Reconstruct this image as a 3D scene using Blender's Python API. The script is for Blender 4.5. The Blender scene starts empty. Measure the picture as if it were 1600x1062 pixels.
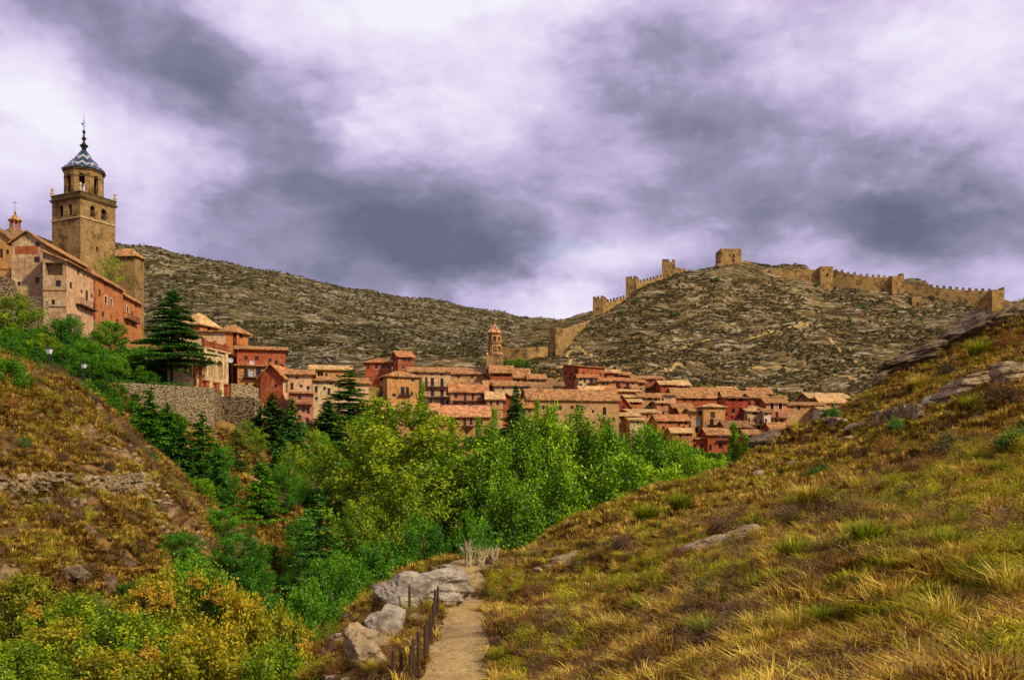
import bpy, math, random
import numpy as np
from mathutils import Vector
F, H = 1500.0, 740.0          # focal length in photo pixels, horizon row of the photograph
SC = bpy.context.scene
COL = SC.collection
R = math.radians

# ---------------------------------------------------------------- camera
cd = bpy.data.cameras.new('camera')
cam = bpy.data.objects.new('camera', cd)
COL.objects.link(cam)
cam.location = (0, 0, 0)
cam.rotation_euler = (R(90), 0, 0)
cd.sensor_width = 36
cd.lens = 36 * F / 1600
cd.shift_y = (H - 531) / 1600
cd.clip_start = 0.5
cd.clip_end = 6000
SC.camera = cam
SC.view_settings.view_transform = 'Standard'
SC.view_settings.look = 'None'
SC.view_settings.exposure = 0
SC.view_settings.gamma = 1
SC.view_settings.use_curve_mapping = False
SC.cycles.max_bounces = 5
SC.cycles.diffuse_bounces = 2
SC.cycles.glossy_bounces = 1
SC.cycles.transmission_bounces = 2
SC.cycles.transparent_max_bounces = 4

# ---------------------------------------------------------------- node helper
class NT:
    def __init__(s, nt):
        s.nt = nt; s.N = nt.nodes; s.L = nt.links
    def new(s, t, **kw):
        n = s.N.new(t)
        for k, v in kw.items(): setattr(n, k, v)
        return n
    def put(s, sock, v):
        if v is None: return
        if hasattr(v, 'is_output') or isinstance(v, bpy.types.NodeSocket): s.L.new(v, sock)
        else: sock.default_value = v
    def math(s, op, a, b=None, c=None, clamp=False):
        n = s.new('ShaderNodeMath', operation=op); n.use_clamp = clamp
        s.put(n.inputs[0], a); s.put(n.inputs[1], b); s.put(n.inputs[2], c)
        return n.outputs[0]
    def vmath(s, op, a, b=None):
        n = s.new('ShaderNodeVectorMath', operation=op)
        s.put(n.inputs[0], a); s.put(n.inputs[1], b)
        return n.outputs['Value'] if op in ('LENGTH', 'DOT_PRODUCT') else n.outputs[0]
    def noise(s, vec, scale, detail=4, rough=.55, dist=0, out='Fac'):
        n = s.new('ShaderNodeTexNoise')
        s.put(n.inputs['Vector'], vec)
        n.inputs['Scale'].default_value = scale; n.inputs['Detail'].default_value = detail
        n.inputs['Roughness'].default_value = rough; n.inputs['Distortion'].default_value = dist
        return n.outputs[out]
    def mapping(s, vec, loc=(0, 0, 0), rot=(0, 0, 0), scale=(1, 1, 1), kind='POINT'):
        n = s.new('ShaderNodeMapping'); n.vector_type = kind
        s.put(n.inputs['Vector'], vec)
        n.inputs['Location'].default_value = loc; n.inputs['Rotation'].default_value = rot; n.inputs['Scale'].default_value = scale
        return n.outputs[0]
    def ramp(s, fac, stops, interp='LINEAR'):
        n = s.new('ShaderNodeValToRGB'); e = n.color_ramp.elements
        n.color_ramp.interpolation = interp
        while len(e) < len(stops): e.new(.5)
        for i, (p, c) in enumerate(stops):
            e[i].position = p
            e[i].color = (*c, 1) if len(c) == 3 else c
        s.put(n.inputs[0], fac)
        return n.outputs[0]
    def mix(s, fac, a, b, mode='MIX'):
        n = s.new('ShaderNodeMix', data_type='RGBA', blend_type=mode)
        s.put(n.inputs[0], fac)
        s.put(n.inputs[6], (*a, 1) if isinstance(a, tuple) and len(a) == 3 else a)
        s.put(n.inputs[7], (*b, 1) if isinstance(b, tuple) and len(b) == 3 else b)
        return n.outputs[2]
    def mr(s, v, a, b, c=0., d=1., smooth=True):
        n = s.new('ShaderNodeMapRange'); n.interpolation_type = 'SMOOTHSTEP' if smooth else 'LINEAR'
        s.put(n.inputs[0], v)
        for i, x in enumerate((a, b, c, d)): n.inputs[i + 1].default_value = x
        return n.outputs[0]

# ---------------------------------------------------------------- sky: Nishita behind a broken layer of storm cloud
SUN_EL, SUN_AZ = R(38), R(128)       # azimuth measured clockwise from +Y: sun behind the camera, to the right
w = bpy.data.worlds.new('World'); SC.world = w; w.use_nodes = True
t = NT(w.node_tree); t.N.clear()
geo = t.new('ShaderNodeTexCoord').outputs['Generated']
sky = t.new('ShaderNodeTexSky', sky_type='NISHITA'); sky.sun_disc = False
sky.sun_elevation = SUN_EL; sky.sun_rotation = SUN_AZ
sx = t.new('ShaderNodeSeparateXYZ'); t.put(sx.inputs[0], geo)
dy = t.math('MAXIMUM', sx.outputs[1], .08)
u = t.math('DIVIDE', sx.outputs[0], dy); v = t.math('DIVIDE', sx.outputs[2], dy)
uv = t.new('ShaderNodeCombineXYZ'); t.put(uv.inputs[0], u); t.put(uv.inputs[1], v)
elong = t.mapping(geo, scale=(1.0, 1.0, 1.9))
warp = t.noise(elong, 3.2, 5, .62, out='Color')
warp = t.vmath('SUBTRACT', warp, (.5, .5, .5))
wv = t.vmath('MULTIPLY', warp, (.30, .20, 0))
uvw = t.vmath('ADD', uv.outputs[0], wv)
n1 = t.noise(elong, 4.5, 5, .52, .25)
n2 = t.noise(t.mapping(geo, loc=(3, 1, 7), scale=(1, 1, 1.5)), 1.6, 2, .5, .2)
val = t.math('ADD', t.math('MULTIPLY', t.math('SUBTRACT', n1, .5), 1.12), t.math('MULTIPLY', t.math('SUBTRACT', n2, .5), .35))
n3 = t.noise(t.mapping(geo, scale=(1, 1, 1.6)), 12., 5, .6)
val = t.math('ADD', val, t.math('MULTIPLY', t.math('SUBTRACT', n3, .5), .5))
vb = t.new('ShaderNodeTexVoronoi', feature='F1'); vb.inputs['Scale'].default_value = 5.5; vb.inputs['Detail'].default_value = 2.5; vb.inputs['Roughness'].default_value = .55
t.put(vb.inputs['Vector'], t.vmath('ADD', t.mapping(geo, scale=(1, 1, 1.6)), t.vmath('MULTIPLY', warp, (.4, .4, .4))))
val = t.math('ADD', val, t.math('MULTIPLY', t.math('SUBTRACT', .78, vb.outputs['Distance']), .36))
val = t.math('ADD', val, .50)
BL = [  # cloud masses: centre and half-size in photo pixels, tilt in degrees, weight
    (640, 70, 330, 150, 8, .55), (70, 190, 240, 110, 25, .42), (300, 300, 260, 90, 28, .30), (110, 420, 300, 60, 0, .22),
    (1545, 90, 110, 120, 0, .50), (1370, 110, 220, 120, -20, .22), (1200, 60, 200, 90, 0, .12), (955, 440, 130, 60, -35, .75), (1560, 420, 150, 40, 0, .22),
    (820, 500, 120, 45, 15, .50), (760, 100, 120, 120, 0, .25),
    (950, 330, 130, 60, -20, .15), (1000, 390, 80, 40, 0, .40), (1250, 430, 120, 30, 0, .18),
    (30, 30, 200, 60, 25, -.30), (330, 130, 230, 70, 22, -.42), (500, 220, 220, 80, 30, -.30), (640, 330, 300, 90, 10, -.34),
    (560, 400, 340, 70, 6, -.30), (840, 400, 120, 90, -20, -.42), (1010, 150, 240, 90, 30, -.26), (1130, 220, 260, 80, 15, -.28),
    (1340, 330, 300, 80, -3, -.44), (1180, 330, 200, 60, 5, -.26), (1500, 370, 200, 50, -6, -.26), (900, 250, 240, 90, 0, -.20), (1480, 230, 200, 70, 0, .05), (450, 410, 460, 70, 4, -.22), (740, 450, 200, 50, 0, -.24), (1330, 365, 420, 60, -3, -.20),
]
for (px, py, a, b, rot, wt) in BL:
    if wt < 0: a, b = a * 1.25, b * 1.22
    cx, cy = (px - 800) / F, (H - py) / F
    m = t.mapping(uvw, loc=(cx, cy, 0), rot=(0, 0, R(-rot)), scale=(a / F * 1.35, b / F * 1.35, 1), kind='TEXTURE')
    l = t.vmath('LENGTH', m)
    val = t.math('ADD', val, t.math('MULTIPLY', t.mr(l, 0, 1), 0))if False else t.math('ADD', val, t.mr(l, 1.35, 0, 0, wt * (.62 if wt > 0 else .60)))
cl = t.ramp(t.math('MULTIPLY_ADD', val, .80, .275), [(.0, (.14, .138, .225)), (.2, (.21, .20, .315)), (.4, (.35, .315, .475)), (.58, (.58, .50, .735)), (.78, (.80, .715, .92)), (1., (.94, .91, 1.))])
blue = t.math('MULTIPLY', t.mr(t.vmath('LENGTH', t.mapping(uvw, loc=((935 - 800) / F, (H - 388) / F, 0), scale=(50 / F, 30 / F, 1), kind='TEXTURE')), 1.3, .2, 0, .35), 1)
bg1 = t.new('ShaderNodeBackground'); t.put(bg1.inputs[0], sky.outputs[0]); bg1.inputs[1].default_value = .12
bg2 = t.new('ShaderNodeBackground'); t.put(bg2.inputs[0], cl); bg2.inputs[1].default_value = 1.0
mx = t.new('ShaderNodeMixShader')
t.put(mx.inputs[0], t.math('SUBTRACT', .95, blue)); t.L.new(bg1.outputs[0], mx.inputs[1]); t.L.new(bg2.outputs[0], mx.inputs[2])
wo = t.new('ShaderNodeOutputWorld'); t.L.new(mx.outputs[0], wo.inputs[0])
w.cycles.sampling_method = 'MANUAL'; w.cycles.sample_map_resolution = 512

sd = bpy.data.lights.new('sun', 'SUN'); sd.energy = 5.0; sd.angle = R(4); sd.color = (1, .88, .68)
so = bpy.data.objects.new('sun', sd); COL.objects.link(so)
sdir = Vector((math.sin(SUN_AZ) * math.cos(SUN_EL), math.cos(SUN_AZ) * math.cos(SUN_EL), math.sin(SUN_EL)))
so.rotation_euler = sdir.to_track_quat('Z', 'Y').to_euler()
so.location = (0, 0, 300)

# ---------------------------------------------------------------- object helpers
def at(px, py, Y): return Vector(((px - 800) / F * Y, Y, (H - py) / F * Y))
def tag(o, label=None, cat=None, group=None, kind=None):
    for k, v in (('label', label), ('category', cat), ('group', group), ('kind', kind)):
        if v: o[k] = v
    return o
def empty(name, loc, label=None, cat=None, group=None):
    o = bpy.data.objects.new(name, None); COL.objects.link(o); o.location = loc
    o.empty_display_size = .5
    return tag(o, label, cat, group)
def link(name, me, parent=None):
    o = bpy.data.objects.new(name, me); COL.objects.link(o)
    if parent is not None: o.parent = parent
    return o
class MB:
    """collects polygons in world space; build() makes one mesh object with its origin at its thing's base"""
    def __init__(s): s.v = []; s.f = []; s.uv = []; s.hasuv = False; s.mi = []
    def poly(s, pts, uvs=None, mi=0):
        n = len(s.v); s.v += [tuple(p) for p in pts]; s.f.append(tuple(range(n, n + len(pts)))); s.mi.append(mi)
        if uvs: s.hasuv = True; s.uv += list(uvs)
        else: s.uv += [(0, 0)] * len(pts)
    def hexa(s, c, mi=0):
        """c: 8 corners, 0-3 bottom ring, 4-7 top ring"""
        for q in ((3, 2, 1, 0), (4, 5, 6, 7), (0, 1, 5, 4), (1, 2, 6, 5), (2, 3, 7, 6), (3, 0, 4, 7)):
            s.poly([c[i] for i in q], mi=mi)
    def obox(s, o, ex, ey, ez, x0, x1, y0, y1, z0, z1):
        P = lambda x, y, z: o + ex * x + ey * y + ez * z
        s.hexa([P(x0, y0, z0), P(x1, y0, z0), P(x1, y1, z0), P(x0, y1, z0), P(x0, y0, z1), P(x1, y0, z1), P(x1, y1, z1), P(x0, y1, z1)])
    def box(s, x0, x1, y0, y1, z0, z1): s.obox(Vector((0, 0, 0)), Vector((1, 0, 0)), Vector((0, 1, 0)), Vector((0, 0, 1)), x0, x1, y0, y1, z0, z1)
    def tube(s, p0, p1, r0, r1, n=6):
        p0, p1 = Vector(p0), Vector(p1); d = (p1 - p0)
        if d.length < 1e-6: return
        d.normalize(); a = d.orthogonal().normalized(); b = d.cross(a)
        ring = lambda p, r: [p + (a * math.cos(k * 2 * math.pi / n) + b * math.sin(k * 2 * math.pi / n)) * r for k in range(n)]
        A, B = ring(p0, r0), ring(p1, r1)
        for k in range(n): s.poly([A[k], A[(k + 1) % n], B[(k + 1) % n], B[k]])
        s.poly(B)
    def lathe(s, c, prof, n=12, rot=0, squash=1):
        c = Vector(c)
        rings = [[c + Vector((math.cos(rot + k * 2 * math.pi / n) * r, math.sin(rot + k * 2 * math.pi / n) * r, z)) for k in range(n)] for r, z in prof]
        for A, B in zip(rings, rings[1:]):
            for k in range(n): s.poly([A[k], A[(k + 1) % n], B[(k + 1) % n], B[k]])
    def build(s, name, mats, parent=None, smooth=False, loc=None):
        if loc is None: loc = parent.matrix_world.translation if parent is not None else Vector((0, 0, 0))
        if parent is not None:
            loc = Vector(parent['_o'])if '_o' in parent else parent.location
            p = parent.parent
            while p is not None: loc = loc + p.location; p = p.parent
        me = bpy.data.meshes.new(name)
        off = loc if parent is not None else Vector((0, 0, 0))
        me.from_pydata([(x - off[0], y - off[1], z - off[2]) for x, y, z in s.v], [], s.f)
        if s.hasuv:
            l = me.uv_layers.new(name='uv'); l.data.foreach_set('uv', np.array(s.uv, dtype=np.float32).ravel())
        if not isinstance(mats, (list, tuple)): mats = [mats]
        for m in mats: me.materials.append(m)
        if len(mats) > 1: me.polygons.foreach_set('material_index', s.mi)
        if smooth: me.polygons.foreach_set('use_smooth', [True] * len(me.polygons))
        me.update()
        return link(name, me, parent)
def npmesh(name, V, Fq, mat, attrs=None, smooth=False):
    """V (n,3), Fq (m,k) arrays -> mesh"""
    me = bpy.data.meshes.new(name); V = np.asarray(V, np.float32); Fq = np.asarray(Fq, np.int32); m, k = Fq.shape
    me.vertices.add(len(V)); me.vertices.foreach_set('co', V.ravel())
    me.loops.add(m * k); me.loops.foreach_set('vertex_index', Fq.ravel())
    me.polygons.add(m); me.polygons.foreach_set('loop_start', np.arange(m, dtype=np.int32) * k)
    me.update(calc_edges=True)
    for nm, dom, arr in attrs or ():
        a = me.attributes.new(nm, 'FLOAT', dom); a.data.foreach_set('value', np.asarray(arr, np.float32))
    if smooth: me.polygons.foreach_set('use_smooth', np.ones(m, bool))
    me.materials.append(mat); me.validate(); me.update()
    return me

# ---------------------------------------------------------------- numpy noise
def _h(ix, iy, seed):
    n = (ix.astype(np.int64) * 374761393 + iy.astype(np.int64) * 668265263 + seed * 974711) & 0x7fffffff
    n = ((n ^ (n >> 13)) * 1274126177) & 0x7fffffff
    return ((n ^ (n >> 16)) & 0xffff) / 65535.0
def vn(x, y, seed=0):
    x = np.asarray(x, float); y = np.asarray(y, float)
    ix, iy = np.floor(x), np.floor(y); fx, fy = x - ix, y - iy
    fx = fx * fx * (3 - 2 * fx); fy = fy * fy * (3 - 2 * fy)
    a, b, c, d = _h(ix, iy, seed), _h(ix + 1, iy, seed), _h(ix, iy + 1, seed), _h(ix + 1, iy + 1, seed)
    return (a * (1 - fx) + b * fx) * (1 - fy) + (c * (1 - fx) + d * fx) * fy - .5
def fbm(x, y, o=4, seed=0, g=.5):
    s = 0; a = 1.
    for i in range(o):
        s = s + a * vn(x, y, seed + i * 17); x = x * 2.03 + 5.1; y = y * 2.03 - 3.7; a *= g
    return s
def ridge(x, y, o=4, seed=0):
    s = 0; a = 1.
    for i in range(o):
        s = s + a * (.5 - np.abs(vn(x, y, seed + i * 31)) * 2); x = x * 2.1 + 1.7; y = y * 2.1 + 9.2; a *= .5
    return s
# ---------------------------------------------------------------- materials
def mat_new(name, rough=.85, spec=.25):
    m = bpy.data.materials.new(name); m.use_nodes = True
    t = NT(m.node_tree); b = t.N['Principled BSDF']
    b.inputs['Roughness'].default_value = rough; b.inputs['Specular IOR Level'].default_value = spec
    return m, t, b
def bump(t, b, h, strength=.5, dist=.1):
    n = t.new('ShaderNodeBump'); n.inputs['Strength'].default_value = strength; n.inputs['Distance'].default_value = dist
    t.put(n.inputs['Height'], h); t.L.new(n.outputs[0], b.inputs['Normal'])
def pos(t): return t.new('ShaderNodeNewGeometry').outputs['Position']
def plain(name, c, rough=.8, var=.25, scale=4, metal=0, spec=.25):
    m, t, b = mat_new(name, rough, spec); b.inputs['Metallic'].default_value = metal
    n = t.noise(pos(t), scale, 3)
    d = tuple(x * (1 - var) for x in c); l = tuple(min(1, x * (1 + var)) for x in c)
    t.put(b.inputs['Base Color'], t.ramp(n, [(.25, d), (.75, l)]))
    return m
def lerp(a, b, k): return tuple(x * (1 - k) + y * k for x, y in zip(a, b))
def wm(c, k=.62): return (c[0] * 1.04, c[1] * .94, c[2] * k)
def plaster(name, c, patch, dark=None, patchy=.5):
    """lime render: base colour, patches of another colour where it has worn, fine grain and vertical streaks of dirt"""
    m, t, b = mat_new(name, .9, .15); c = wm(c, .72); patch = wm(patch, .72)
    p = pos(t); dark = dark or tuple(x * .45 for x in c)
    big = t.noise(p, .35, 5, .62, .4)
    col = t.mix(t.mr(big, .62 - .22 * patchy, .68 - .1 * patchy), c, patch)
    fine = t.noise(p, 2.2, 6, .7)
    col = t.mix(t.mr(fine, .44, .70, 0, .85), col, dark)
    mid_ = t.noise(p, .9, 5, .65, .5); col = t.mix(t.mr(mid_, .5, .66, 0, .6), col, dark)
    col = t.mix(t.mr(fine, .48, .2, 0, .45), col, tuple(min(1, x * 1.45) for x in c))
    streak = t.noise(t.mapping(p, scale=(2.6, 2.6, .22)), 1., 4, .6)
    col = t.mix(t.mr(streak, .53, .72, 0, .65), col, dark)
    t.put(b.inputs['Base Color'], col)
    bump(t, b, fine, .5, .08)
    return m
def masonry(name, c1, c2, mortar, bw=.55, bh=.28, stain=(.05, .035, .015)):
    m, t, b = mat_new(name, .92, .1)
    uvn = t.new('ShaderNodeUVMap').outputs[0]
    p = pos(t)
    wob = t.vmath('MULTIPLY', t.vmath('SUBTRACT', t.noise(p, 1.6, 3, out='Color'), (.5, .5, .5)), (.16, .16, 0))
    br = t.new('ShaderNodeTexBrick'); t.put(br.inputs['Vector'], t.vmath('ADD', uvn, wob))
    for k, v in (('Scale', 1.), ('Mortar Size', .05), ('Mortar Smooth', .4), ('Bias', 0.), ('Brick Width', bw), ('Row Height', bh)): br.inputs[k].default_value = v
    br.inputs['Color1'].default_value = (*c1, 1); br.inputs['Color2'].default_value = (*c2, 1); br.inputs['Mortar'].default_value = (*mortar, 1)
    n = t.noise(p, .42, 6, .7)
    col = t.mix(t.mr(n, .47, .64, 0, .8), br.outputs[0], stain)
    col = t.mix(t.mr(n, .44, .30, 0, .5), col, tuple(min(1, x * 1.5) for x in c1))
    n3 = t.noise(p, 3., 5, .75)
    col = t.mix(t.mr(n3, .52, .75, 0, .6), col, stain)
    col = t.mix(t.mr(n3, .45, .2, 0, .5), col, tuple(min(1, x * 1.7) for x in c1))
    t.put(b.inputs['Base Color'], col)
    bump(t, b, t.math('ADD', t.math('MULTIPLY', br.outputs['Fac'], -1.), n3), .8, .12)
    return m
def rubble(name, c1, c2, gap, sc=2.2):
    m, t, b = mat_new(name, .92, .1); p = t.mapping(pos(t), scale=(1, 1, 1.7))
    vo = t.new('ShaderNodeTexVoronoi'); vo.inputs['Scale'].default_value = sc; t.put(vo.inputs['Vector'], p)
    sep = t.new('ShaderNodeSeparateColor'); t.put(sep.inputs[0], vo.outputs['Color'])
    col = t.mix(sep.outputs[0], c1, c2)
    col = t.mix(t.mr(vo.outputs['Distance'], .42, .62), col, gap)
    n = t.noise(p, .45, 5, .65); col = t.mix(t.mr(n, .5, .7, 0, .7), col, gap)
    n3 = t.noise(p, 5., 4, .7)
    col = t.mix(t.mr(n3, .5, .7, 0, .4), col, gap)
    t.put(b.inputs['Base Color'], col)
    bump(t, b, t.math('SUBTRACT', n3, vo.outputs['Distance']), .9, .15)
    return m
def roofmat(name, c1, c2, c3):
    c1, c2, c3 = wm(c1, .7), wm(c2, .7), wm(c3, .75)
    m, t, b = mat_new(name, .9, .1); p = pos(t)
    vo = t.new('ShaderNodeTexVoronoi'); vo.inputs['Scale'].default_value = 3.3; t.put(vo.inputs['Vector'], t.mapping(p, scale=(1, 1, .6)))
    sep = t.new('ShaderNodeSeparateColor'); t.put(sep.inputs[0], vo.outputs['Color'])
    col = t.ramp(sep.outputs[0], [(0, c1), (.35, c2), (.7, c2), (1, c3)])
    n = t.noise(p, .9, 5, .7)
    col = t.mix(t.mr(n, .44, .62, 0, .85), col, tuple(x * .38 for x in c2))
    col = t.mix(t.mr(n, .45, .25, 0, .35), col, c3)
    t.put(b.inputs['Base Color'], col); bump(t, b, vo.outputs['Distance'], .6, .08)
    return m
WM = {  # walls
    'red': plaster('red plaster', (.31, .082, .04), (.38, .14, .065)),
    'deepred': plaster('deep red plaster', (.25, .045, .025), (.32, .09, .045)),
    'orange': plaster('orange plaster', (.44, .18, .07), (.33, .12, .055)),
    'ochre': plaster('ochre plaster', (.43, .24, .095), (.50, .30, .13)),
    'tan': plaster('tan plaster', (.40, .24, .12), (.46, .31, .17)),
    'pink': plaster('pink plaster', (.45, .20, .13), (.52, .29, .19)),
    'pale': plaster('pale pink plaster', (.55, .37, .24), (.46, .27, .18)),
    'grey': plaster('grey plaster', (.36, .25, .16), (.48, .37, .24), patchy=.8),
    'cream': plaster('cream plaster', (.55, .43, .27), (.46, .33, .2)),
    'white': plaster('white plaster', (.62, .56, .50), (.5, .42, .34)),
    'blue': plaster('pale blue plaster', (.50, .52, .55), (.42, .40, .38)),
    'stone': masonry('ochre ashlar', (.46, .29, .105), (.32, .19, .07), (.13, .08, .03)),
    'castle': masonry('castle masonry', (.48, .29, .095), (.34, .20, .065), (.20, .12, .04), .7, .35),
    'rub': rubble('rubble stone', (.46, .35, .19), (.34, .25, .125), (.16, .11, .055), 3.4),
    'rub2': rubble('dark rubble stone', (.34, .25, .13), (.22, .15, .075), (.08, .055, .028), 2.6),
    'brick': plaster('worn red brick', (.30, .085, .04), (.36, .15, .075)),
}
RM = {
    'brown': roofmat('weathered tiles', (.20, .10, .045), (.36, .19, .085), (.52, .33, .17)),
    'orange': roofmat('orange tiles', (.26, .10, .045), (.42, .19, .085), (.56, .34, .17)),
    'pink': roofmat('pink tiles', (.40, .17, .09), (.52, .25, .14), (.60, .36, .21)),
    'dark': roofmat('dark tiles', (.13, .075, .04), (.22, .13, .07), (.36, .23, .13)),
    'pale': roofmat('pale tiles', (.40, .24, .12), (.54, .36, .18), (.64, .48, .28)),
}
WOOD = plain('dark weathered wood', (.055, .028, .016), .8)
WOODR = plain('red brown wood', (.15, .045, .025), .7)
IRON = plain('black iron', (.012, .012, .014), .5)
GLASS, _t, _b = mat_new('window glass', .15, .5); _b.inputs['Base Color'].default_value = (.010, .010, .014, 1)
SHADE = plain('shuttered board', (.07, .04, .03), .7)
PALEGL = plain('pale curtained glass', (.36, .42, .46), .3)
LIME = plain('pale lime surround', (.60, .48, .34), .9)
WHITE = plain('white paint', (.55, .54, .52), .5, .06)
REDP = plain('red paint', (.5, .03, .03), .5, .1)
def foliage(name, c, trans=.3, hue=.5, pn=None):
    """leaf colours run over stops c by the leaf's own tint, shifted a little for each plant"""
    m = bpy.data.materials.new(name); m.use_nodes = True; t = NT(m.node_tree); t.N.clear()
    a = t.new('ShaderNodeAttribute', attribute_name='tint').outputs['Fac']
    oi = t.new('ShaderNodeObjectInfo').outputs['Random']
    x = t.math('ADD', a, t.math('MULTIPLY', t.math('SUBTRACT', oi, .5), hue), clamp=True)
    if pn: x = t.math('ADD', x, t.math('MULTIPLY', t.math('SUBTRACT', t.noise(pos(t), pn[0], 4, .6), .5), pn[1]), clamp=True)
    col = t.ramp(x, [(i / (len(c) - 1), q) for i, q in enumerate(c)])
    d = t.new('ShaderNodeBsdfDiffuse'); t.put(d.inputs[0], col)
    tr = t.new('ShaderNodeBsdfTranslucent'); t.put(tr.inputs[0], col)
    g = t.new('ShaderNodeBsdfGlossy'); g.inputs['Roughness'].default_value = .5; t.put(g.inputs[0], (.5, .5, .5, 1))
    s1 = t.new('ShaderNodeMixShader'); s1.inputs[0].default_value = trans; t.L.new(d.outputs[0], s1.inputs[1]); t.L.new(tr.outputs[0], s1.inputs[2])
    s2 = t.new('ShaderNodeMixShader'); s2.inputs[0].default_value = .03; t.L.new(s1.outputs[0], s2.inputs[1]); t.L.new(g.outputs[0], s2.inputs[2])
    o = t.new('ShaderNodeOutputMaterial'); t.L.new(s2.outputs[0], o.inputs[0])
    return m
LM = {
    'green': foliage('poplar leaves', [(.010, .035, .001), (.055, .15, .002), (.20, .38, .003), (.52, .66, .01)], .28, .25),
    'lush': foliage('lush leaves', [(.008, .035, .002), (.026, .12, .003), (.10, .28, .004), (.30, .50, .01)], .35, .3),
    'yellowgreen': foliage('turning leaves', [(.012, .04, .001), (.07, .15, .002), (.24, .34, .003), (.60, .58, .01)], .28, .12),
    'gold': foliage('golden leaves', [(.035, .065, .002), (.11, .15, .003), (.30, .29, .006), (.68, .42, .012)], .35, .3),
    'golden': foliage('deep gold leaves', [(.35, .26, .02), (.62, .38, .03), (.75, .44, .05)], .35, .1),
    'fir': foliage('fir needles', [(.006, .035, .003), (.018, .09, .004), (.06, .19, .006), (.14, .32, .01)], .1, .2),
    'cedar': foliage('cedar needles', [(.008, .04, .006), (.03, .11, .012), (.08, .20, .02), (.16, .34, .03)], .1, .15),
    'scrub': foliage('grey green scrub', [(.025, .021, .006), (.055, .045, .012), (.10, .08, .022), (.17, .13, .035)], .15, .7),
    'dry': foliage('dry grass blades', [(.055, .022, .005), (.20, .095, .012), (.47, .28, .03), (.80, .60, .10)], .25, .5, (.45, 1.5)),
    'ygrass': foliage('olive grass blades', [(.03, .04, .003), (.14, .15, .004), (.40, .36, .008), (.74, .60, .03)], .3, .4, (.4, .9)),
    'heath': foliage('brown heath twigs', [(.022, .010, .005), (.08, .036, .014), (.19, .10, .04), (.38, .25, .11)], .15, .5, (.5, .8)),
    'rust': foliage('rusty scrub twigs', [(.06, .022, .008), (.17, .06, .015), (.30, .12, .025), (.42, .2, .04)], .15, .5),
}
BARK = plain('grey bark', (.12, .085, .055), .9, .5, 8)
BARKD = plain('dark bark', (.035, .025, .018), .9, .5, 8)
def terrain(name, cols, sc=.5, litter=None, stretch=(1, 1, 1), strata=None, fine=3., bs=.8, bd=.3, dip=0):
    """cols: 4 colours for the big noise; strata: (pale rock, dark, strength) in broken beds that follow the contour"""
    cols = [wm(x, .66) for x in cols]; m, t, b = mat_new(name, .95, .05); p = pos(t)
    q = t.mapping(p, scale=stretch)
    big = t.noise(q, sc, 6, .6, .3)
    col = t.ramp(big, [(.3, cols[0]), (.45, cols[1]), (.56, cols[2]), (.72, cols[3])])
    f = t.noise(q, fine, 5, .75)
    h = t.math('ADD', f, big)
    if strata:
        pale, dark, s0 = strata
        wrp = t.vmath('MULTIPLY', t.vmath('SUBTRACT', t.noise(p, .02, 3, out='Color'), (.5, .5, .5)), (0, 0, 26))
        q2 = t.mapping(t.vmath('ADD', p, wrp), rot=(0, R(dip), 0), scale=(.13, .13, .95))
        st = t.noise(q2, 1., 6, .68, .9)
        col = t.mix(t.mr(st, .53, .60, 0, s0), col, pale)
        col = t.mix(t.mr(st, .49, .42, 0, s0), col, dark)
        h = t.math('ADD', h, t.math('MULTIPLY', st, 1.5))
    col = t.mix(t.mr(f, .52, .70, 0, .8), col, tuple(x * .3 for x in cols[1]))
    col = t.mix(t.mr(f, .46, .25, 0, .5), col, tuple(min(1, x * 1.6) for x in cols[2]))
    t.put(b.inputs['Base Color'], col); bump(t, b, h, bs, bd)
    return m
TM = {
    'slope': terrain('dry slope earth', [(.035, .024, .008), (.08, .045, .016), (.15, .09, .032), (.07, .055, .015)], .25),
    'left': terrain('steep dry bank', [(.06, .036, .02), (.13, .075, .032), (.22, .13, .055), (.16, .10, .045)], .22, strata=((.30, .20, .11), (.03, .018, .01), .8), fine=1.8),
    'valley': terrain('valley ground', [(.05, .07, .012), (.15, .11, .035), (.28, .18, .07), (.20, .13, .05)], .12),
    'hill': terrain('rocky hill', [(.055, .044, .022), (.105, .082, .040), (.155, .115, .055), (.08, .07, .03)], .05, strata=((.36, .29, .17), (.022, .018, .010), .92), fine=.7, bd=1., dip=9),
    'mount': terrain('far mountain', [(.044, .040, .022), (.085, .072, .038), (.13, .105, .055), (.07, .064, .032)], .03, strata=((.31, .27, .17), (.020, .018, .012), .92), fine=.45, bd=1.5),
    'path': terrain('trodden gravel', [(.17, .12, .065), (.26, .19, .10), (.34, .26, .145), (.20, .145, .075)], .8, fine=9., bd=.03),
    'road': terrain('pale road', [(.30, .25, .19), (.36, .30, .23), (.40, .34, .26), (.34, .29, .22)], .5, fine=6., bd=.02),
    'track': terrain('pale hill track', [(.24, .18, .085), (.30, .23, .11), (.34, .26, .13), (.28, .21, .10)], .2, bd=.1),
}
def rockmat(name, c, d):
    m, t, b = mat_new(name, .9, .15); p = pos(t)
    n = t.noise(t.mapping(p, scale=(1, 1, 2.2)), .9, 7, .68, .3)
    col = t.ramp(n, [(.3, d), (.47, lerp(d, c, .6)), (.55, c), (.75, tuple(min(1, x * 1.4) for x in c))])
    n2 = t.noise(p, 7., 5, .7); col = t.mix(t.mr(n2, .55, .7, 0, .7), col, d)
    t.put(b.inputs['Base Color'], col); bump(t, b, t.math('ADD', n, t.math('MULTIPLY', n2, .4)), 1., .25)
    return m
ROCK = rockmat('pale limestone', (.36, .30, .21), (.07, .05, .035))
ROCKB = rockmat('brown crag', (.20, .14, .075), (.03, .02, .012))
ROCKT = rockmat('tan stone', (.38, .27, .14), (.07, .045, .02))
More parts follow.
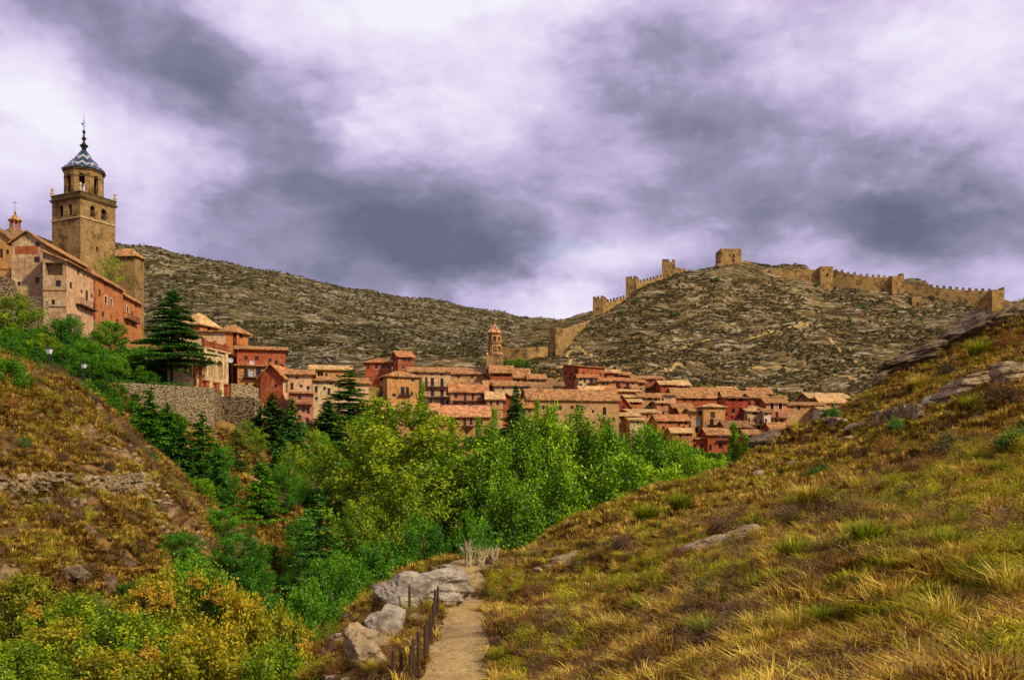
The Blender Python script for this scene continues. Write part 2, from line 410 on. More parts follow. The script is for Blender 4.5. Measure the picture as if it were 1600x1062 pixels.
# ---------------------------------------------------------------- houses
# one row per building: label | category | xl xc xr (photo columns of its three visible corners; '-' = hidden) | yaw | distance | eave row | foot row |
# roof kind, rise m | wall left, wall right | roof | openings: kind x0 y0 x1 y1 ; ...
# kinds: w window, d dark opening, p pale framed window, s shuttered, l open loggia, a arch, o round, b window with balcony, B long balcony, g curtained glass
HT = r"""
tall grey house with a brick gable and patched plaster standing below the cathedral tower|house|18 68 143|-3|150|378 530|v 1.7|grey grey|brown|w 55 379 62 385;w 53 401 62 410;w 55 433 62 442;w 50 464 57 473;w 27 440 32 446;w 84 388 90 393
grey house with a deep red loggia joined to the gabled house under the cathedral tower|house|67 104 146|-3|147|406 528|sl 1.3|grey pale|brown|l 70 410 98 430;w 87 438 95 448;w 80 468 86 476;d 66.8 508 73 527;w 109 440 113 452;s 121 420 124 431;w 130 427 132 435;w 126 452 129 459;d 134 453 138 471;w 142 458 145 466;w 133 478 136 487;w 119 474 122 479;B 118 474 146 476
orange terrace house cut off by the frame beside the grey gabled house|house|-40 17 19|0|156|372 450|v 2.2|ochre tan|dark|w 0 389 4 403;w 10 390 13 397
long orange house under one sloping eave in the row below the cathedral|house|140 149 192|-3|166|428 522|u .9|red orange|brown|p 163 462 167 474;p 172 466 175 478;s 159 486 163 497;w 154 452 157 464;B 137 472 150 474;d 142 478 148 486;w 176 442 179 448;s 173 491 175 500;w 181 498 185 504;w 163 441 166 448;w 184 447 187 453
salmon house with a jutting timber storey at the end of the cathedral row|house|190 193 221|-3|183|459 543|u .9|red orange|brown|p 198 478 201 488;w 205 486 208 493;w 197 502 200 507;w 206 504 209 510;B 192 496 213 498;w 211 475 214 481
stone cathedral nave with a thin tiled eave behind the tower|church|168 211 225|9|205|396 548|hip 1.6|stone stone|brown|d 185 391 189 398;w 200 400 202 404;B 190 470 190.5 470.5
low stone chapel roofed in tiles left of the cathedral tower|church|30 74 80|10|198|376 420|v 1.5|stone stone|dark|w 50 385 52 388
orange mansion with a hipped roof and arched windows above the cedar|house|282 313 342|20|172|502 545|hip 2.0|orange orange|pale|a 287 507 294 514;a 324 510 329 519;w 318 528 321 532
long salmon wing with a lean-to roof beneath the hipped orange mansion|house|270 281 352|4|163|516 566|sr 1.1|orange pale|brown|w 315 528 319 536;w 327 534 330 540;w 300 524 303 530;w 341 541 344 546
dark orange tower house with wide square loggias and a hipped roof|house|338 370 388|20|170|515 575|hip 1.3|red orange|brown|l 355 517 364 527;l 374 518 380 529;w 362 533 366 538;w 344 533 347 538
long red house stepping down with two satellite dishes beside the arches|house|352 370 446|14|163|543 606|u 1.1|red red|brown|w 362 556 366 562;w 398 556 404 563;w 420 560 423 565;w 430 563 433 568;w 440 569 442 573;w 383 556 386 562
timber house with a tan bay and a dark glazed gallery under a tiled porch|house|368 371 413|16|157|569 612|sr .8|tan ochre|orange|g 389 577 397 588;d 381 576 387 588;d 400 574 408 587;B 380 588 412 590;w 395 600 401 607;w 383 598 388 606
red gabled house with a tiny attic window above the retaining wall|house|407 442 444|12|156|586 616|v 1.9|red pale|orange|w 418 581 421 586;w 430 600 432 603
pale pink house adjoining the red gable with a long sloping roof|house|440 443 487|10|157|582 638|u 1.2|red pale|brown|w 445 597 448 609;s 454 598 458 607;w 469 601 472 605;w 480 603 483 609;w 449 586 451 590;w 463 588 465 592
white washed house with scattered small windows at the end of the pale row|house|484 486 528|12|169|592 642|u 1.2|pale cream|brown|w 492 603 496 615;w 506 604 508 609;s 512 606 516 616;w 494 595 496 598;w 516 598 518 601;w 493 620 496 625
small red house with a lean-to roof and iron balcony under the pale row|house|449 452 490|14|150|612 668|sr .8|brick pink|orange|w 466 619 470 624;w 472 636 476 644;w 480 637 483 646;B 462 631 488 632;w 466 648 470 655;w 478 652 482 660
broad ochre house with a big dark attic opening behind the white washed row|house|478 486 548|12|196|575 618|u 1.5|ochre ochre|pale|l 496 580 505 589;w 508 583 512 590;w 525 585 528 590
brick cottage with a pale roof behind the broad cedar|house|520 530 576|12|185|596 640|u 1.6|tan cream|brown|w 545 603 548 609;w 560 606 563 612
orange brown belvedere house with a hipped roof and a row of square windows|house|565 571 612|8|226|564 600|hip 1.6|ochre red|orange|w 574 568 577 575;w 586 569 590 576;w 596 569 600 576;w 605 570 608 576
slim red brick tower house with a tiled gable rising over the ochre mansion|house|613 622 646|20|222|555 596|u 2.0|brick brick|orange|w 615 557 617 564;w 619 557 620.5 563;w 629 559 635 564;w 637.5 559 641 564;w 629 572 631 576
ochre mansion with a hipped roof and two dark balconies facing the poplars|house|574 605 655|24|200|585 650|hip 1.7|tan ochre|brown|w 617 589 621 593;w 643 591 647 596;b 626 604 632 617;b 634 604 639 617;w 594 589 598 594;w 580 590 583 594;b 593 604 598 617;b 577 604 583 618;B 573 617 605 618.5;w 628 630 633 640;w 642 612 645 618
white balconied mansion with three storeys of long iron galleries|house|635 638 704|8|212|579 645|u 1.8|pale pale|brown|w 649 580 652 584;w 673 582 676 586;w 688 583.5 691 587;d 655 589 659 602;d 664 589 668 602;d 673 590 678 603;d 688 591 693 604;d 657 606 662 618;d 673 607 678 619;d 688 608 693 619;B 653 603 703 605;B 653 619 703 621;w 688 622 694 632;w 697 625 701 631;w 670 622 675 632
round-windowed church hall with a broad tiled roof|church|696 697 769|6|236|582 612|u 2.6|tan tan|brown|o 714 585.5 719 590.5;o 735 585 740 590;o 757 586 761 590
red and tan church house with two dark loggias under its eave|church|766 767 801|6|232|580 614|u 2.6|ochre red|brown|l 771 581 782 588;l 784 581.5 797 588;w 778 604 782 608
tan annex with a wide tiled roof east of the church loggias|house|799 800 827|6|240|587 618|u 3.2|tan tan|brown|w 807 593 812 598;w 817 594 819 598
pink terrace house with two rows of windows and one long red balcony|house|702 704 761|7|206|610 642|u 2.4|tan pink|orange|w 710 612 714.5 622;d 725 613 728.5 625;d 737 614 740.5 625;w 751 614.5 755 622;B 708 625 759 627;w 710 628 714 634;w 724 629 728 634;w 737 630 741 635;w 751 631 755 636
tan house with a shallow roof between the pink terrace and the red gable|house|759 761 786|6|203|621 650|u 2.2|tan tan|pale|w 766 626 769 633;w 776 626 779 633
red gabled house with one window above the dark cypress|house|770 772 807|6|206|623 652|g 1.9|red red|orange|w 786 625 790 632;w 781 616 783 619
small tan house with a tiled roof and dark attic under the church hall|house|724 726 758|6|224|603 622|u 1.6|tan tan|dark|l 746 604 757 609;w 732 605 735 608
stepped tan house with a porch gallery below the red and tan church|house|754 757 800|6|220|600 634|u 1.7|tan ochre|brown|l 762 604 770 611;w 777 604 780 609;w 790 606 793 610;d 763 614 769 622
cream cottage with a dark red door beneath a low long roof|house|771 773 830|6|217|601 632|u 1.5|tan cream|brown|w 803 604 806 608;d 813 604 825 611;w 786 604 788 608;w 792 616 795 620
tan house of odd windows east of the cream cottage|house|824 826 852|6|232|590 632|u 1.8|tan tan|brown|w 838 592 843 597;w 830 592 834 596;w 839 601 845 605;w 832 606 835 612;w 843 612 847 618
low cream cottage with paired windows west of the tall red house|house|850 852 880|6|236|601 625|u 1.6|tan cream|dark|w 865 601 870 606;w 856 602 859 606
long barn roofed house with ochre end wall above the poplars|house|820 826 967|9|208|622 668|u 3.6|tan tan|brown|w 942 636 947 648;w 925 640 928 645;w 900 632 904 639
low orange roofed terrace partly hidden by the turning tree|house|583 588 684|3|188|640 668|u 2.4|ochre pink|pink|w 600 645 604 652;w 625 645 629 652;w 655 646 659 652
long pink roofed terrace with a red balcony behind the poplars|house|683 685 765|4|190|648 694|u 3.2|ochre ochre|pink|d 724 654 728 664;d 734 654 738 664;B 722 665 740 667;w 712 655 716 663;w 700 655 704 663;d 727 672 731 682;w 750 656 754 663
ochre gabled cottage with a white dish beside the dark conifers|house|552 582 598|6|176|642 668|v 2.3|ochre ochre|orange|w 561 642 566 650
tall plain red house at the west end of the hillside row|house|880 904 910|60|246|571 606|sr 1.0|red red|orange|w 882.5 579 885 583;w 889.5 589 892.5 593;w 898.5 577 902 582
cream balconied house next to the tall plain red house|house|903 904 935|7|242|588 618|u 1.3|tan cream|orange|w 905.5 588.5 909 595;w 912 590 915 596;b 921 590 927 599;w 930.5 592 933 596;d 905 599 909.5 608;w 922 602 925 607;w 927 602 930 607
ochre house with a small dark balcony second in the hillside row|house|933 935 953|7|242|594 620|u 1.3|tan ochre|orange|b 940 597 945 605;w 948 597 951 602;w 941 607 944 612;w 947.5 608 950.5 613
red orange house with a flower balcony third in the hillside row|house|951 953 974|7|243|593 616|u 1.3|red orange|orange|w 956 594 959 599;b 962.5 595 968.5 603.5;w 956 605 959 609
pink house with a laundry balcony fourth in the hillside row|house|972 974 996|7|244|594 616|u 1.3|orange pink|orange|b 978 597 983 605;w 987 597 990 601
narrow tan house closing the hillside row|house|994 996 1008|7|246|596 618|u 1.2|tan tan|brown|w 999 598 1002 602;w 999 606 1003 609
red attic house with a pale roof behind the cream balconied house|house|907 909 936|7|254|580 600|u 1.1|deepred red|pale|w 914 581 918 585;w 925 582 928 586
small red attic with a single pane behind the ochre hillside house|house|934 936 954|7|256|581 600|u 1.1|deepred red|orange|w 944 583 948 588
red attic house with a pale tiled roof behind the flower balcony|house|949 951 970|7|258|581 600|u 1.4|deepred red|pale|w 960 585 964 590
orange attic house with an open dark terrace behind the laundry balcony|house|966 968 986|7|258|584 602|u 1.3|red orange|orange|l 969 585 974 591;w 977 587 980 591
broad red house with a jutting wooden gallery|house|988 990 1036|7|252|590 622|u 1.3|tan red|brown|w 1008 593.5 1011 598;w 1015 594 1018 598;w 1025 593 1028 597;w 994 593 997 598;B 1006 604 1032 606;d 1008 607 1014 613
square red house with two tiny windows and a pale flat roof|house|1030 1032 1057|7|248|599 624|u 1.5|red red|pale|w 1037 601 1040 605;w 1047 600 1050 604
tan rubble house with a straw coloured roof above the big brown roof|house|1054 1056 1077|7|254|600 622|u 2.0|tan orange|pale|w 1062 602 1066 606;w 1070 602 1072 606
wide brown roofed barn in the middle of the east quarter|house|1053 1055 1120|9|240|619 646|u 3.6|tan red|brown|w 1068 622 1072 626;w 1082 622 1086 627;w 1095 622 1098 627
second wide brown roofed barn overlapping the first|house|1086 1089 1153|9|244|618 640|u 3.7|tan tan|brown|w 1115 622 1118 626;w 1128 621 1131 625
red dormer house poking above the brown roofed barns|house|1123 1125 1151|7|254|607 626|u 1.2|deepred deepred|pale|w 1134 605.5 1138 610;w 1142 605.5 1147 610
brown roofed house between the barns and the tall deep red house|house|1130 1132 1172|7|242|621 636|u 3.0|tan red|brown|w 1150 623 1153 627
tall deep red house with wide attic openings|house|1131 1133 1169|7|228|620.5 668|u .6|red deepred|dark|l 1139.5 622.5 1148.5 627;l 1154 622.5 1161.5 627;w 1143.5 637 1148 646;w 1155 636 1159.5 640.5;w 1142 650 1145 654;w 1154 650 1157 654;w 1134 645 1136 650
ochre tower like house with glazed balconies|house|1097 1099 1133|7|224|633.5 684|hip 1.1|tan ochre|pale|w 1111.5 634 1115 638;s 1110 643 1117 653;b 1109 654 1115 664;g 1121.5 655 1127.5 664;g 1103 665 1107 673;w 1117 671 1120 676
ochre wing with a glass balcony west of the tower like house|house|1078 1080 1100|7|225|641 684|u 1.0|tan ochre|brown|s 1091.5 642 1096 648;g 1086 653.5 1093.5 664;w 1086 667 1091.5 676;w 1094 667 1097.5 673
narrow red house with a sloping brown roof behind the ochre wing|house|1050 1052 1082|7|236|635 660|u 1.6|red brick|brown|s 1056 638 1060 648;w 1063 640 1066 647;w 1069 638 1072 648;s 1075 639 1078 648
slim red house with a single small pane over the pink roofs|house|1171 1173 1200|7|238|619.5 640|u 1.4|red red|brown|w 1179 624.5 1183 629
pale half timbered house with a tiled lean-to|house|1166 1168 1195|7|226|641 674|sb 2.0|pale pale|pale|w 1176 643.5 1183 648;s 1169 653 1172 662;s 1179 654 1182 662;s 1187 655 1190 661;B 1170 663 1194 664;w 1183 665 1189 671
narrow white house squeezed beside the half timbered one|house|1193 1194 1204|7|225|642 678|u 1.2|white white|brown|w 1195.5 645 1199 649;w 1195 654 1198.5 659;w 1196 665 1199.5 669
red brown house with two pale shutters|house|1195 1197 1230|7|230|627.5 668|u 1.7|red pink|brown|p 1203.5 630 1209 639;p 1216.5 630 1222 639;w 1211.5 643 1216 651;w 1203 643 1206 648;w 1211 655 1215 660;w 1219 655 1223 660;B 1203 652 1230 653
long tan house with four dark openings on a stone footing|house|1228 1230 1288|5|232|631.5 662|u 1.3|tan tan|brown|w 1236 633.5 1239 637.5;w 1246 632 1250 640.5;w 1267.5 632 1272 640.5;d 1281 640 1284 646
rubble stone house with a stepped pale roof at the east edge of town|house|1262 1265 1326|5|240|620 648|u 2.0|stone stone|pale|w 1290 622 1293 626;w 1308 624 1311 628
small stone house with a pale tiled lean-to at the east edge|house|1278 1282 1322|5|236|627 652|u 2.0|stone tan|pale|w 1300 630 1303 634
little pale blue house peeping over the grassy slope|house|1279 1281 1300|5|228|638 656|u .8|blue blue|pale|g 1284 640 1289 646
deep red garden house below the ochre tower like house|house|1075 1077 1107|6|212|684 716|u .6|red red|brown|d 1083 694 1087 704;w 1095 692 1099 697
red house with one pale window at the foot of the east quarter|house|1104 1106 1141|6|211|677 716|u 2.0|red red|brown|g 1124 679 1129 684;w 1123 692 1129 700;d 1108 694 1112 704;B 1120 687 1141 688
long low brown roof beneath the tall deep red house|house|1131 1133 1173|6|220|665 690|u 2.0|red deepred|dark|w 1142 668 1145 672;w 1158 668 1161 672
low red house beside the small bright green trees|house|1163 1165 1196|6|214|677 700|u 1.5|red red|brown|d 1181 680 1185 688;w 1170 680 1173 684
steep deep red gable stepping down beside the long barn roof|house|955 957 984|8|228|632 660|g 3.6|deepred deepred|pale|w 963 620 967 625;w 972 634 976 638
narrow house with the topmost of the stepped pale roofs|house|961 963 1001|6|238|610 622|u .9|tan orange|pale|w 972 612 975 615;w 988 611 991 615
narrow house with a pale roof under the topmost stepped roof|house|968 970 1001|6|234|619 640|u 1.0|red tan|pale|w 978 620.5 981 624;w 990 620.5 993 624
red fronted house with the third of the stepped pale roofs|house|972 974 1003|6|230|626 646|u 1.0|red orange|pale|w 985 628 988 631;l 990 628 998 632
wide tan house with tall windows and a brown roof among the stepped roofs|house|998 1000 1032|6|234|619 652|u 1.5|tan tan|brown|d 1012 620 1019 625;w 1004 622 1007 627;w 1014 629 1018 634;w 1023 622 1026 626;s 1014 637 1018 644
white fronted house with a glazed terrace under the square red house|house|1030 1032 1056|6|238|616 642|u .9|pale pale|brown|g 1041 617 1049 622;w 1034 621 1037 626;w 1034 630 1037 635
pink cube house with a single dark window among brown roofs|house|1024 1026 1044|6|230|628 654|u .7|tan pink|pale|w 1033 629.5 1036.5 634.5;w 1034 644 1038 648
tan house with the lowest of the stepped pale roofs|house|983 985 1031|6|222|643 666|sr 1.4|tan ochre|pale|w 996 647 999 652;w 1010 648 1013 652;w 1021 646 1024 651
small ochre house with a dark loggia above the round poplars|house|965 967 999|6|218|648 676|u 1.1|ochre tan|pale|l 970 651 976 657;w 989 650 992 654
cream cottage half hidden in the poplar tops|house|980 984 1006|6|214|655 684|u .8|cream cream|pale|w 995 658 998 664
rosy house with a long pink brown roof and red timber storey|house|1024 1027 1076|6|216|655 692|u 1.9|ochre orange|orange|w 1031 657 1035 661;w 1044 657 1048 661;w 1053 657 1056 661;s 1059 657 1062 664;w 1063 657 1067 661;w 1070 657 1073 662;w 1056 663 1060 668
orange lean-to house tucked below the rosy timber house|house|1049 1051 1082|6|210|674 702|u 1.4|ochre orange|pale|w 1062 678 1065 682;w 1073 678 1076 682
tan gallery house above the pink cube house|house|1062 1064 1098|6|233|644 672|u 2.0|tan brick|brown|w 1070 648 1074 655;w 1082 646 1086 652
brown roofed cottage between the cream cottages|house|832 834 862|6|226|610 640|u 2.2|tan ochre|dark|w 840 614 843 618;w 851 614 854 618
low straw roofed house under the cream balconied house|house|906 908 942|6|228|612 632|u 2.4|red tan|pale|w 916 615 919 619;w 930 615 933 619
low red walled house behind the ridge of the long barn|house|936 938 962|6|232|610 628|u 2.2|red red|orange|w 944 613 947 617;w 954 613 957 617
little tan house squeezed under the round windowed church hall|house|698 700 724|6|226|599 622|u 2.0|tan tan|brown|w 706 602 709 606;w 715 602 718 606
brown roofed shed house below the two pale shutters|house|1203 1205 1230|6|214|668 694|u 2.0|red brick|brown|w 1212 672 1215 676
ochre house with a tiled roof behind the spire poplar by the red gable|house|806 808 836|6|206|634 664|u 2.4|ochre tan|orange|w 816 638 819 643;w 826 638 829 643
pale house with a brown roof over the slim red house|house|1170 1172 1206|6|248|613 630|u 2.2|tan tan|brown|w 1180 616 1183 619
small brick house closing the gap west of the barn roofs|house|1036 1038 1058|6|250|611 630|u 1.8|red brick|brown|w 1044 614 1047 618
"""
def xdist(px, C, d):
    """distance along plan direction d from C at which a photo column px is met"""
    tl = (px - 800) / F
    return (tl * C.y - C.x) / (d.x - tl * d.y)
class House: pass
def parse(row):
    h = House(); p = row.split('|')
    h.label, h.cat = p[0], p[1]
    h.xl, h.xc, h.xr = map(float, p[2].split())
    h.yaw = R(float(p[3])); h.Y = float(p[4]); h.ye, h.yb = map(float, p[5].split())
    k = p[6].split(); h.roof, h.rise = k[0], float(k[1])
    h.w1, h.w2 = p[7].split(); h.rm = p[8]; h.wins = []
    for q in p[9].split(';'):
        q = q.split()
        if q: h.wins.append((q[0], *map(float, q[1:])))
    h.u = Vector((-math.cos(h.yaw), math.sin(h.yaw), 0)); h.v = Vector((math.sin(h.yaw), math.cos(h.yaw), 0))
    C = at(h.xc, h.ye, h.Y); h.C = Vector((C.x, C.y, 0)); h.ze = C.z
    return h
def fix_front(h):
    """rows east of the middle give xl,xc as the hidden flank and xc..xr as the front: there the front is the face that runs to the right"""
    if h.xr - h.xc > h.xc - h.xl and h.xc > 250:
        h.front = 'r'
        # flank runs back, front runs right (slightly receding)
        a = h.yaw
        h.v = Vector((math.cos(a), math.sin(a), 0)); h.u = Vector((-math.sin(a), math.cos(a), 0))
        h.rise *= .70
        h.b = xdist(h.xr, h.C, h.v); h.a = max(5.5, min(10, h.b * .8))
        tr = {'u': 'v', 'v': 'u', 'g': 'u', 'sl': 'sr', 'sr': 'sr', 'sb': 'sr', 'hip': 'hip'}
        h.roof = {'u': 'v', 'v': 'u', 'g': 'u', 'sr': 'sr', 'sb': 'sr', 'hip': 'hip'}[h.roof]
    else:
        h.front = 'l'
        h.a = xdist(h.xl, h.C, h.u); h.b = xdist(h.xr, h.C, h.v)
        h.a = min(max(h.a, 2.5), 60); 
        if not (1.5 < h.b < 80): h.b = 8
        h.roof = {'u': 'v', 'sr': 'sr', 'v': 'v', 'g': 'v', 'sl': 'sl', 'hip': 'hip', 'sb': 'sr'}[h.roof]
    h.zb = (H - h.yb) / F * h.Y
    return h
HOUSES = [fix_front(parse(r)) for r in HT.strip().splitlines()]

def wall_face(mb, P, s0, s1, z0, z1, holes, mi=0, uoff=0.):
    """rectangle s0..s1 by z0..z1 with rectangular holes cut out and their reveals; P(s, z, d) gives the world point, d metres behind the face"""
    hs = [q for q in holes if q[0] < s1 - .06 and q[1] > s0 + .06 and q[2] < z1 and q[3] > z0]
    hs = [(max(q[0], s0 + .05), min(q[1], s1 - .05), max(q[2], z0 + .02), min(q[3], z1 - .05), *q[4:]) for q in hs]
    xs = sorted({s0, s1, *[q[0] for q in hs], *[q[1] for q in hs]}); zs = sorted({z0, z1, *[q[2] for q in hs], *[q[3] for q in hs]})
    for i in range(len(xs) - 1):
        j = 0
        while j < len(zs) - 1:
            cx, cz = (xs[i] + xs[i + 1]) / 2, (zs[j] + zs[j + 1]) / 2
            if any(q[0] < cx < q[1] and q[2] < cz < q[3] for q in hs): j += 1; continue
            k = j
            while k + 1 < len(zs) - 1:
                cz2 = (zs[k + 1] + zs[k + 2]) / 2
                if any(q[0] < cx < q[1] and q[2] < cz2 < q[3] for q in hs): break
                k += 1
            a, b, c, d = xs[i], xs[i + 1], zs[j], zs[k + 1]
            mb.poly([P(a, c, 0), P(b, c, 0), P(b, d, 0), P(a, d, 0)], [(a + uoff, c), (b + uoff, c), (b + uoff, d), (a + uoff, d)], mi)
            j = k + 1
    for q in hs:
        a, b, c, d, kind, dep = q[:6]
        for e in (((a, c), (b, c)), ((b, c), (b, d)), ((b, d), (a, d)), ((a, d), (a, c))):
            (p, r), (p2, r2) = e
            mb.poly([P(p, r, 0), P(p2, r2, 0), P(p2, r2, dep), P(p, r, dep)], [(p + uoff, r), (p2 + uoff, r2), (p2 + uoff, r2 + dep), (p + uoff, r + dep)], mi)
        if kind in 'ao':
            cx = (a + b) / 2; rx = (b - a) / 2; N = 6
            quads = [(1, 1), (-1, 1)] + ([(1, -1), (-1, -1)] if kind == 'o' else [])
            cz = d - rx if kind == 'a' else (c + d) / 2
            rz = rx if kind == 'a' else (d - c) / 2
            for sx_, sz_ in quads:
                corner = (cx + sx_ * rx, cz + sz_ * rz)
                arc = [(cx + sx_ * rx * math.sin(k / N * math.pi / 2), cz + sz_ * rz * math.cos(k / N * math.pi / 2)) for k in range(N + 1)]
                for A, B in zip(arc, arc[1:]):
                    mb.poly([P(*corner, .003), P(*A, .003), P(*B, .003)], [(corner[0] + uoff, corner[1]), (A[0] + uoff, A[1]), (B[0] + uoff, B[1])], mi)
                    mb.poly([P(*A, .003), P(*B, .003), P(*B, dep * .9), P(*A, dep * .9)], None, mi)
    return hs
def roof_slope(mb, E0, E1, R1, R0, th=.16, tile=.42):
    """one roof slope, eave E0-E1 and ridge R0-R1, of rounded tile rows running up it, with thickness"""
    n = max(2, int((E1 - E0).length / tile * 2)); up = Vector((0, 0, 1))
    L = lambda A, B, k: A + (B - A) * k
    # run rows straight up the slope even where hips shorten the ridge
    ed = (E1 - E0).normalized(); Ln = (E1 - E0).length
    r0 = (R0 - E0).dot(ed); r1 = (R1 - E0).dot(ed)
    base = ((R0 + R1) / 2 - E0); base = base - ed * base.dot(ed)
    prev = None
    for i in range(n + 1):
        s = Ln * i / n
        if s < r0 - 1e-6: k = s / max(r0, 1e-6)
        elif s > r1 + 1e-6: k = (Ln - s) / max(Ln - r1, 1e-6)
        else: k = 1.
        if r0 < 0 and s < 1e-6: k = 1.
        k = max(0, min(1, k))
        h = up * (.055 if i % 2 else -.03)
        j = up * (random.uniform(-.02, .02))
        A = E0 + ed * s + h; B = E0 + ed * s + base * k + h * .6 + j
        if prev: mb.poly([prev[0], A, B, prev[1]])
        prev = (A, B)
    d = up * -th
    mb.poly([R0 + d, R1 + d, E1 + d, E0 + d])
    for A, B in ((E0, E1), (E1, R1), (R1, R0), (R0, E0)):
        mb.poly([A, B, B + d, A + d])
def make_roof(h, root, kind, rm, o=.55, rise=None, a=None, b=None, C=None, ze=None):
    a = a or h.a; b = b or h.b; C = C or h.C; ze = ze if ze is not None else h.ze; rise = rise or h.rise
    P = lambda s, t, z: C + h.u * s + h.v * t + Vector((0, 0, z))
    mb = MB()
    if kind == 'v':      # ridge runs along v, eaves over the s=0 and s=a sides, gables at t=0 and t=b
        k = rise / (a / 2)
        for s0, s1 in ((-o, a / 2), (a + o, a / 2)):
            roof_slope(mb, P(s0, -o, ze - o * k), P(s0, b + o, ze - o * k), P(s1, b + o, ze + rise), P(s1, -o, ze + rise))
    elif kind == 'u':
        k = rise / (b / 2)
        for s0, s1 in ((-o, b / 2), (b + o, b / 2)):
            roof_slope(mb, P(-o, s0, ze - o * k), P(a + o, s0, ze - o * k), P(a + o, s1, ze + rise), P(-o, s1, ze + rise))
    elif kind == 'sr':   # one slope, eave over the s=0 (right hand) face
        k = rise / a
        roof_slope(mb, P(-o, -o, ze - o * k), P(-o, b + o, ze - o * k), P(a + o, b + o, ze + rise + o * k), P(a + o, -o, ze + rise + o * k))
    elif kind == 'sl':
        k = rise / a
        roof_slope(mb, P(-o, -o, ze - o * k), P(-o, b + o, ze - o * k), P(a + o, b + o, ze + rise + o * k), P(a + o, -o, ze + rise + o * k))
    elif kind == 'hip':
        m = min(a, b) / 2; k = rise / m; A, B = a, b; e = ze - o * k
        c0, c1, c2, c3 = P(-o, -o, e), P(A + o, -o, e), P(A + o, B + o, e), P(-o, B + o, e)
        if A >= B: r0, r1 = P(m, B / 2, ze + rise), P(A - m, B / 2, ze + rise)
        else: r0, r1 = P(A / 2, m, ze + rise), P(A / 2, B - m, ze + rise)
        if A >= B:
            roof_slope(mb, c0, c1, r1, r0); roof_slope(mb, c3, c2, r1, r0)
            roof_slope(mb, c0, c3, r0, r0 + (c3 - c0) * 1e-4); roof_slope(mb, c1, c2, r1, r1 + (c2 - c1) * 1e-4)
        else:
            roof_slope(mb, c0, c3, r1, r0); roof_slope(mb, c1, c2, r1, r0)
            roof_slope(mb, c0, c1, r0 + (c1 - c0) * 1e-4, r0); roof_slope(mb, c3, c2, r1 + (c2 - c3) * 1e-4, r1)
    r = mb.build('roof', rm, root)
    r['_o'] = tuple(root.location)
    return r
def faces(h):
    u, v, C, a, b = h.u, h.v, h.C, h.a, h.b
    Z = lambda z: Vector((0, 0, z))
    # face 'l': from C along u, inward = v ; face 'r': from C along v, inward = u
    return {'l': (lambda s, z, d: C + u * s + v * d + Z(z), a, u, -v), 'r': (lambda s, z, d: C + v * s + u * d + Z(z), b, v, -u)}
def px_on_face(h, fc, px, py):
    d = h.u if fc == 'l' else h.v
    s = xdist(px, h.C, d); P = h.C + d * s
    return s, (H - py) / F * P.y
def railing(root, P, s0, s1, z, dep=.75, mat=None):
    """balcony: floor slab as a part, its iron railing a sub-part"""
    mb = MB()
    q = lambda s, zz, d: P(s, zz, -d)
    mb.hexa([q(s0, z - .12, 0), q(s1, z - .12, 0), q(s1, z - .12, dep), q(s0, z - .12, dep), q(s0, z, 0), q(s1, z, 0), q(s1, z, dep), q(s0, z, dep)])
    bal = mb.build('balcony', WOOD, root)
    mr_ = MB()
    def bar(a, b, w=.035):
        mr_.tube(a, b, w, w, 4)
    bar(q(s0, z + .95, dep - .04), q(s1, z + .95, dep - .04), .04); bar(q(s0, z + .1, dep - .04), q(s1, z + .1, dep - .04), .03)
    n = max(2, int((s1 - s0) / .28))
    for i in range(n + 1):
        s = s0 + (s1 - s0) * i / n
        bar(q(s, z, dep - .04), q(s, z + .95, dep - .04), .018)
    for s in (s0, s1): bar(q(s, z + .95, 0), q(s, z + .95, dep - .04), .03)
    mr_.build('railing', mat or IRON, bal)
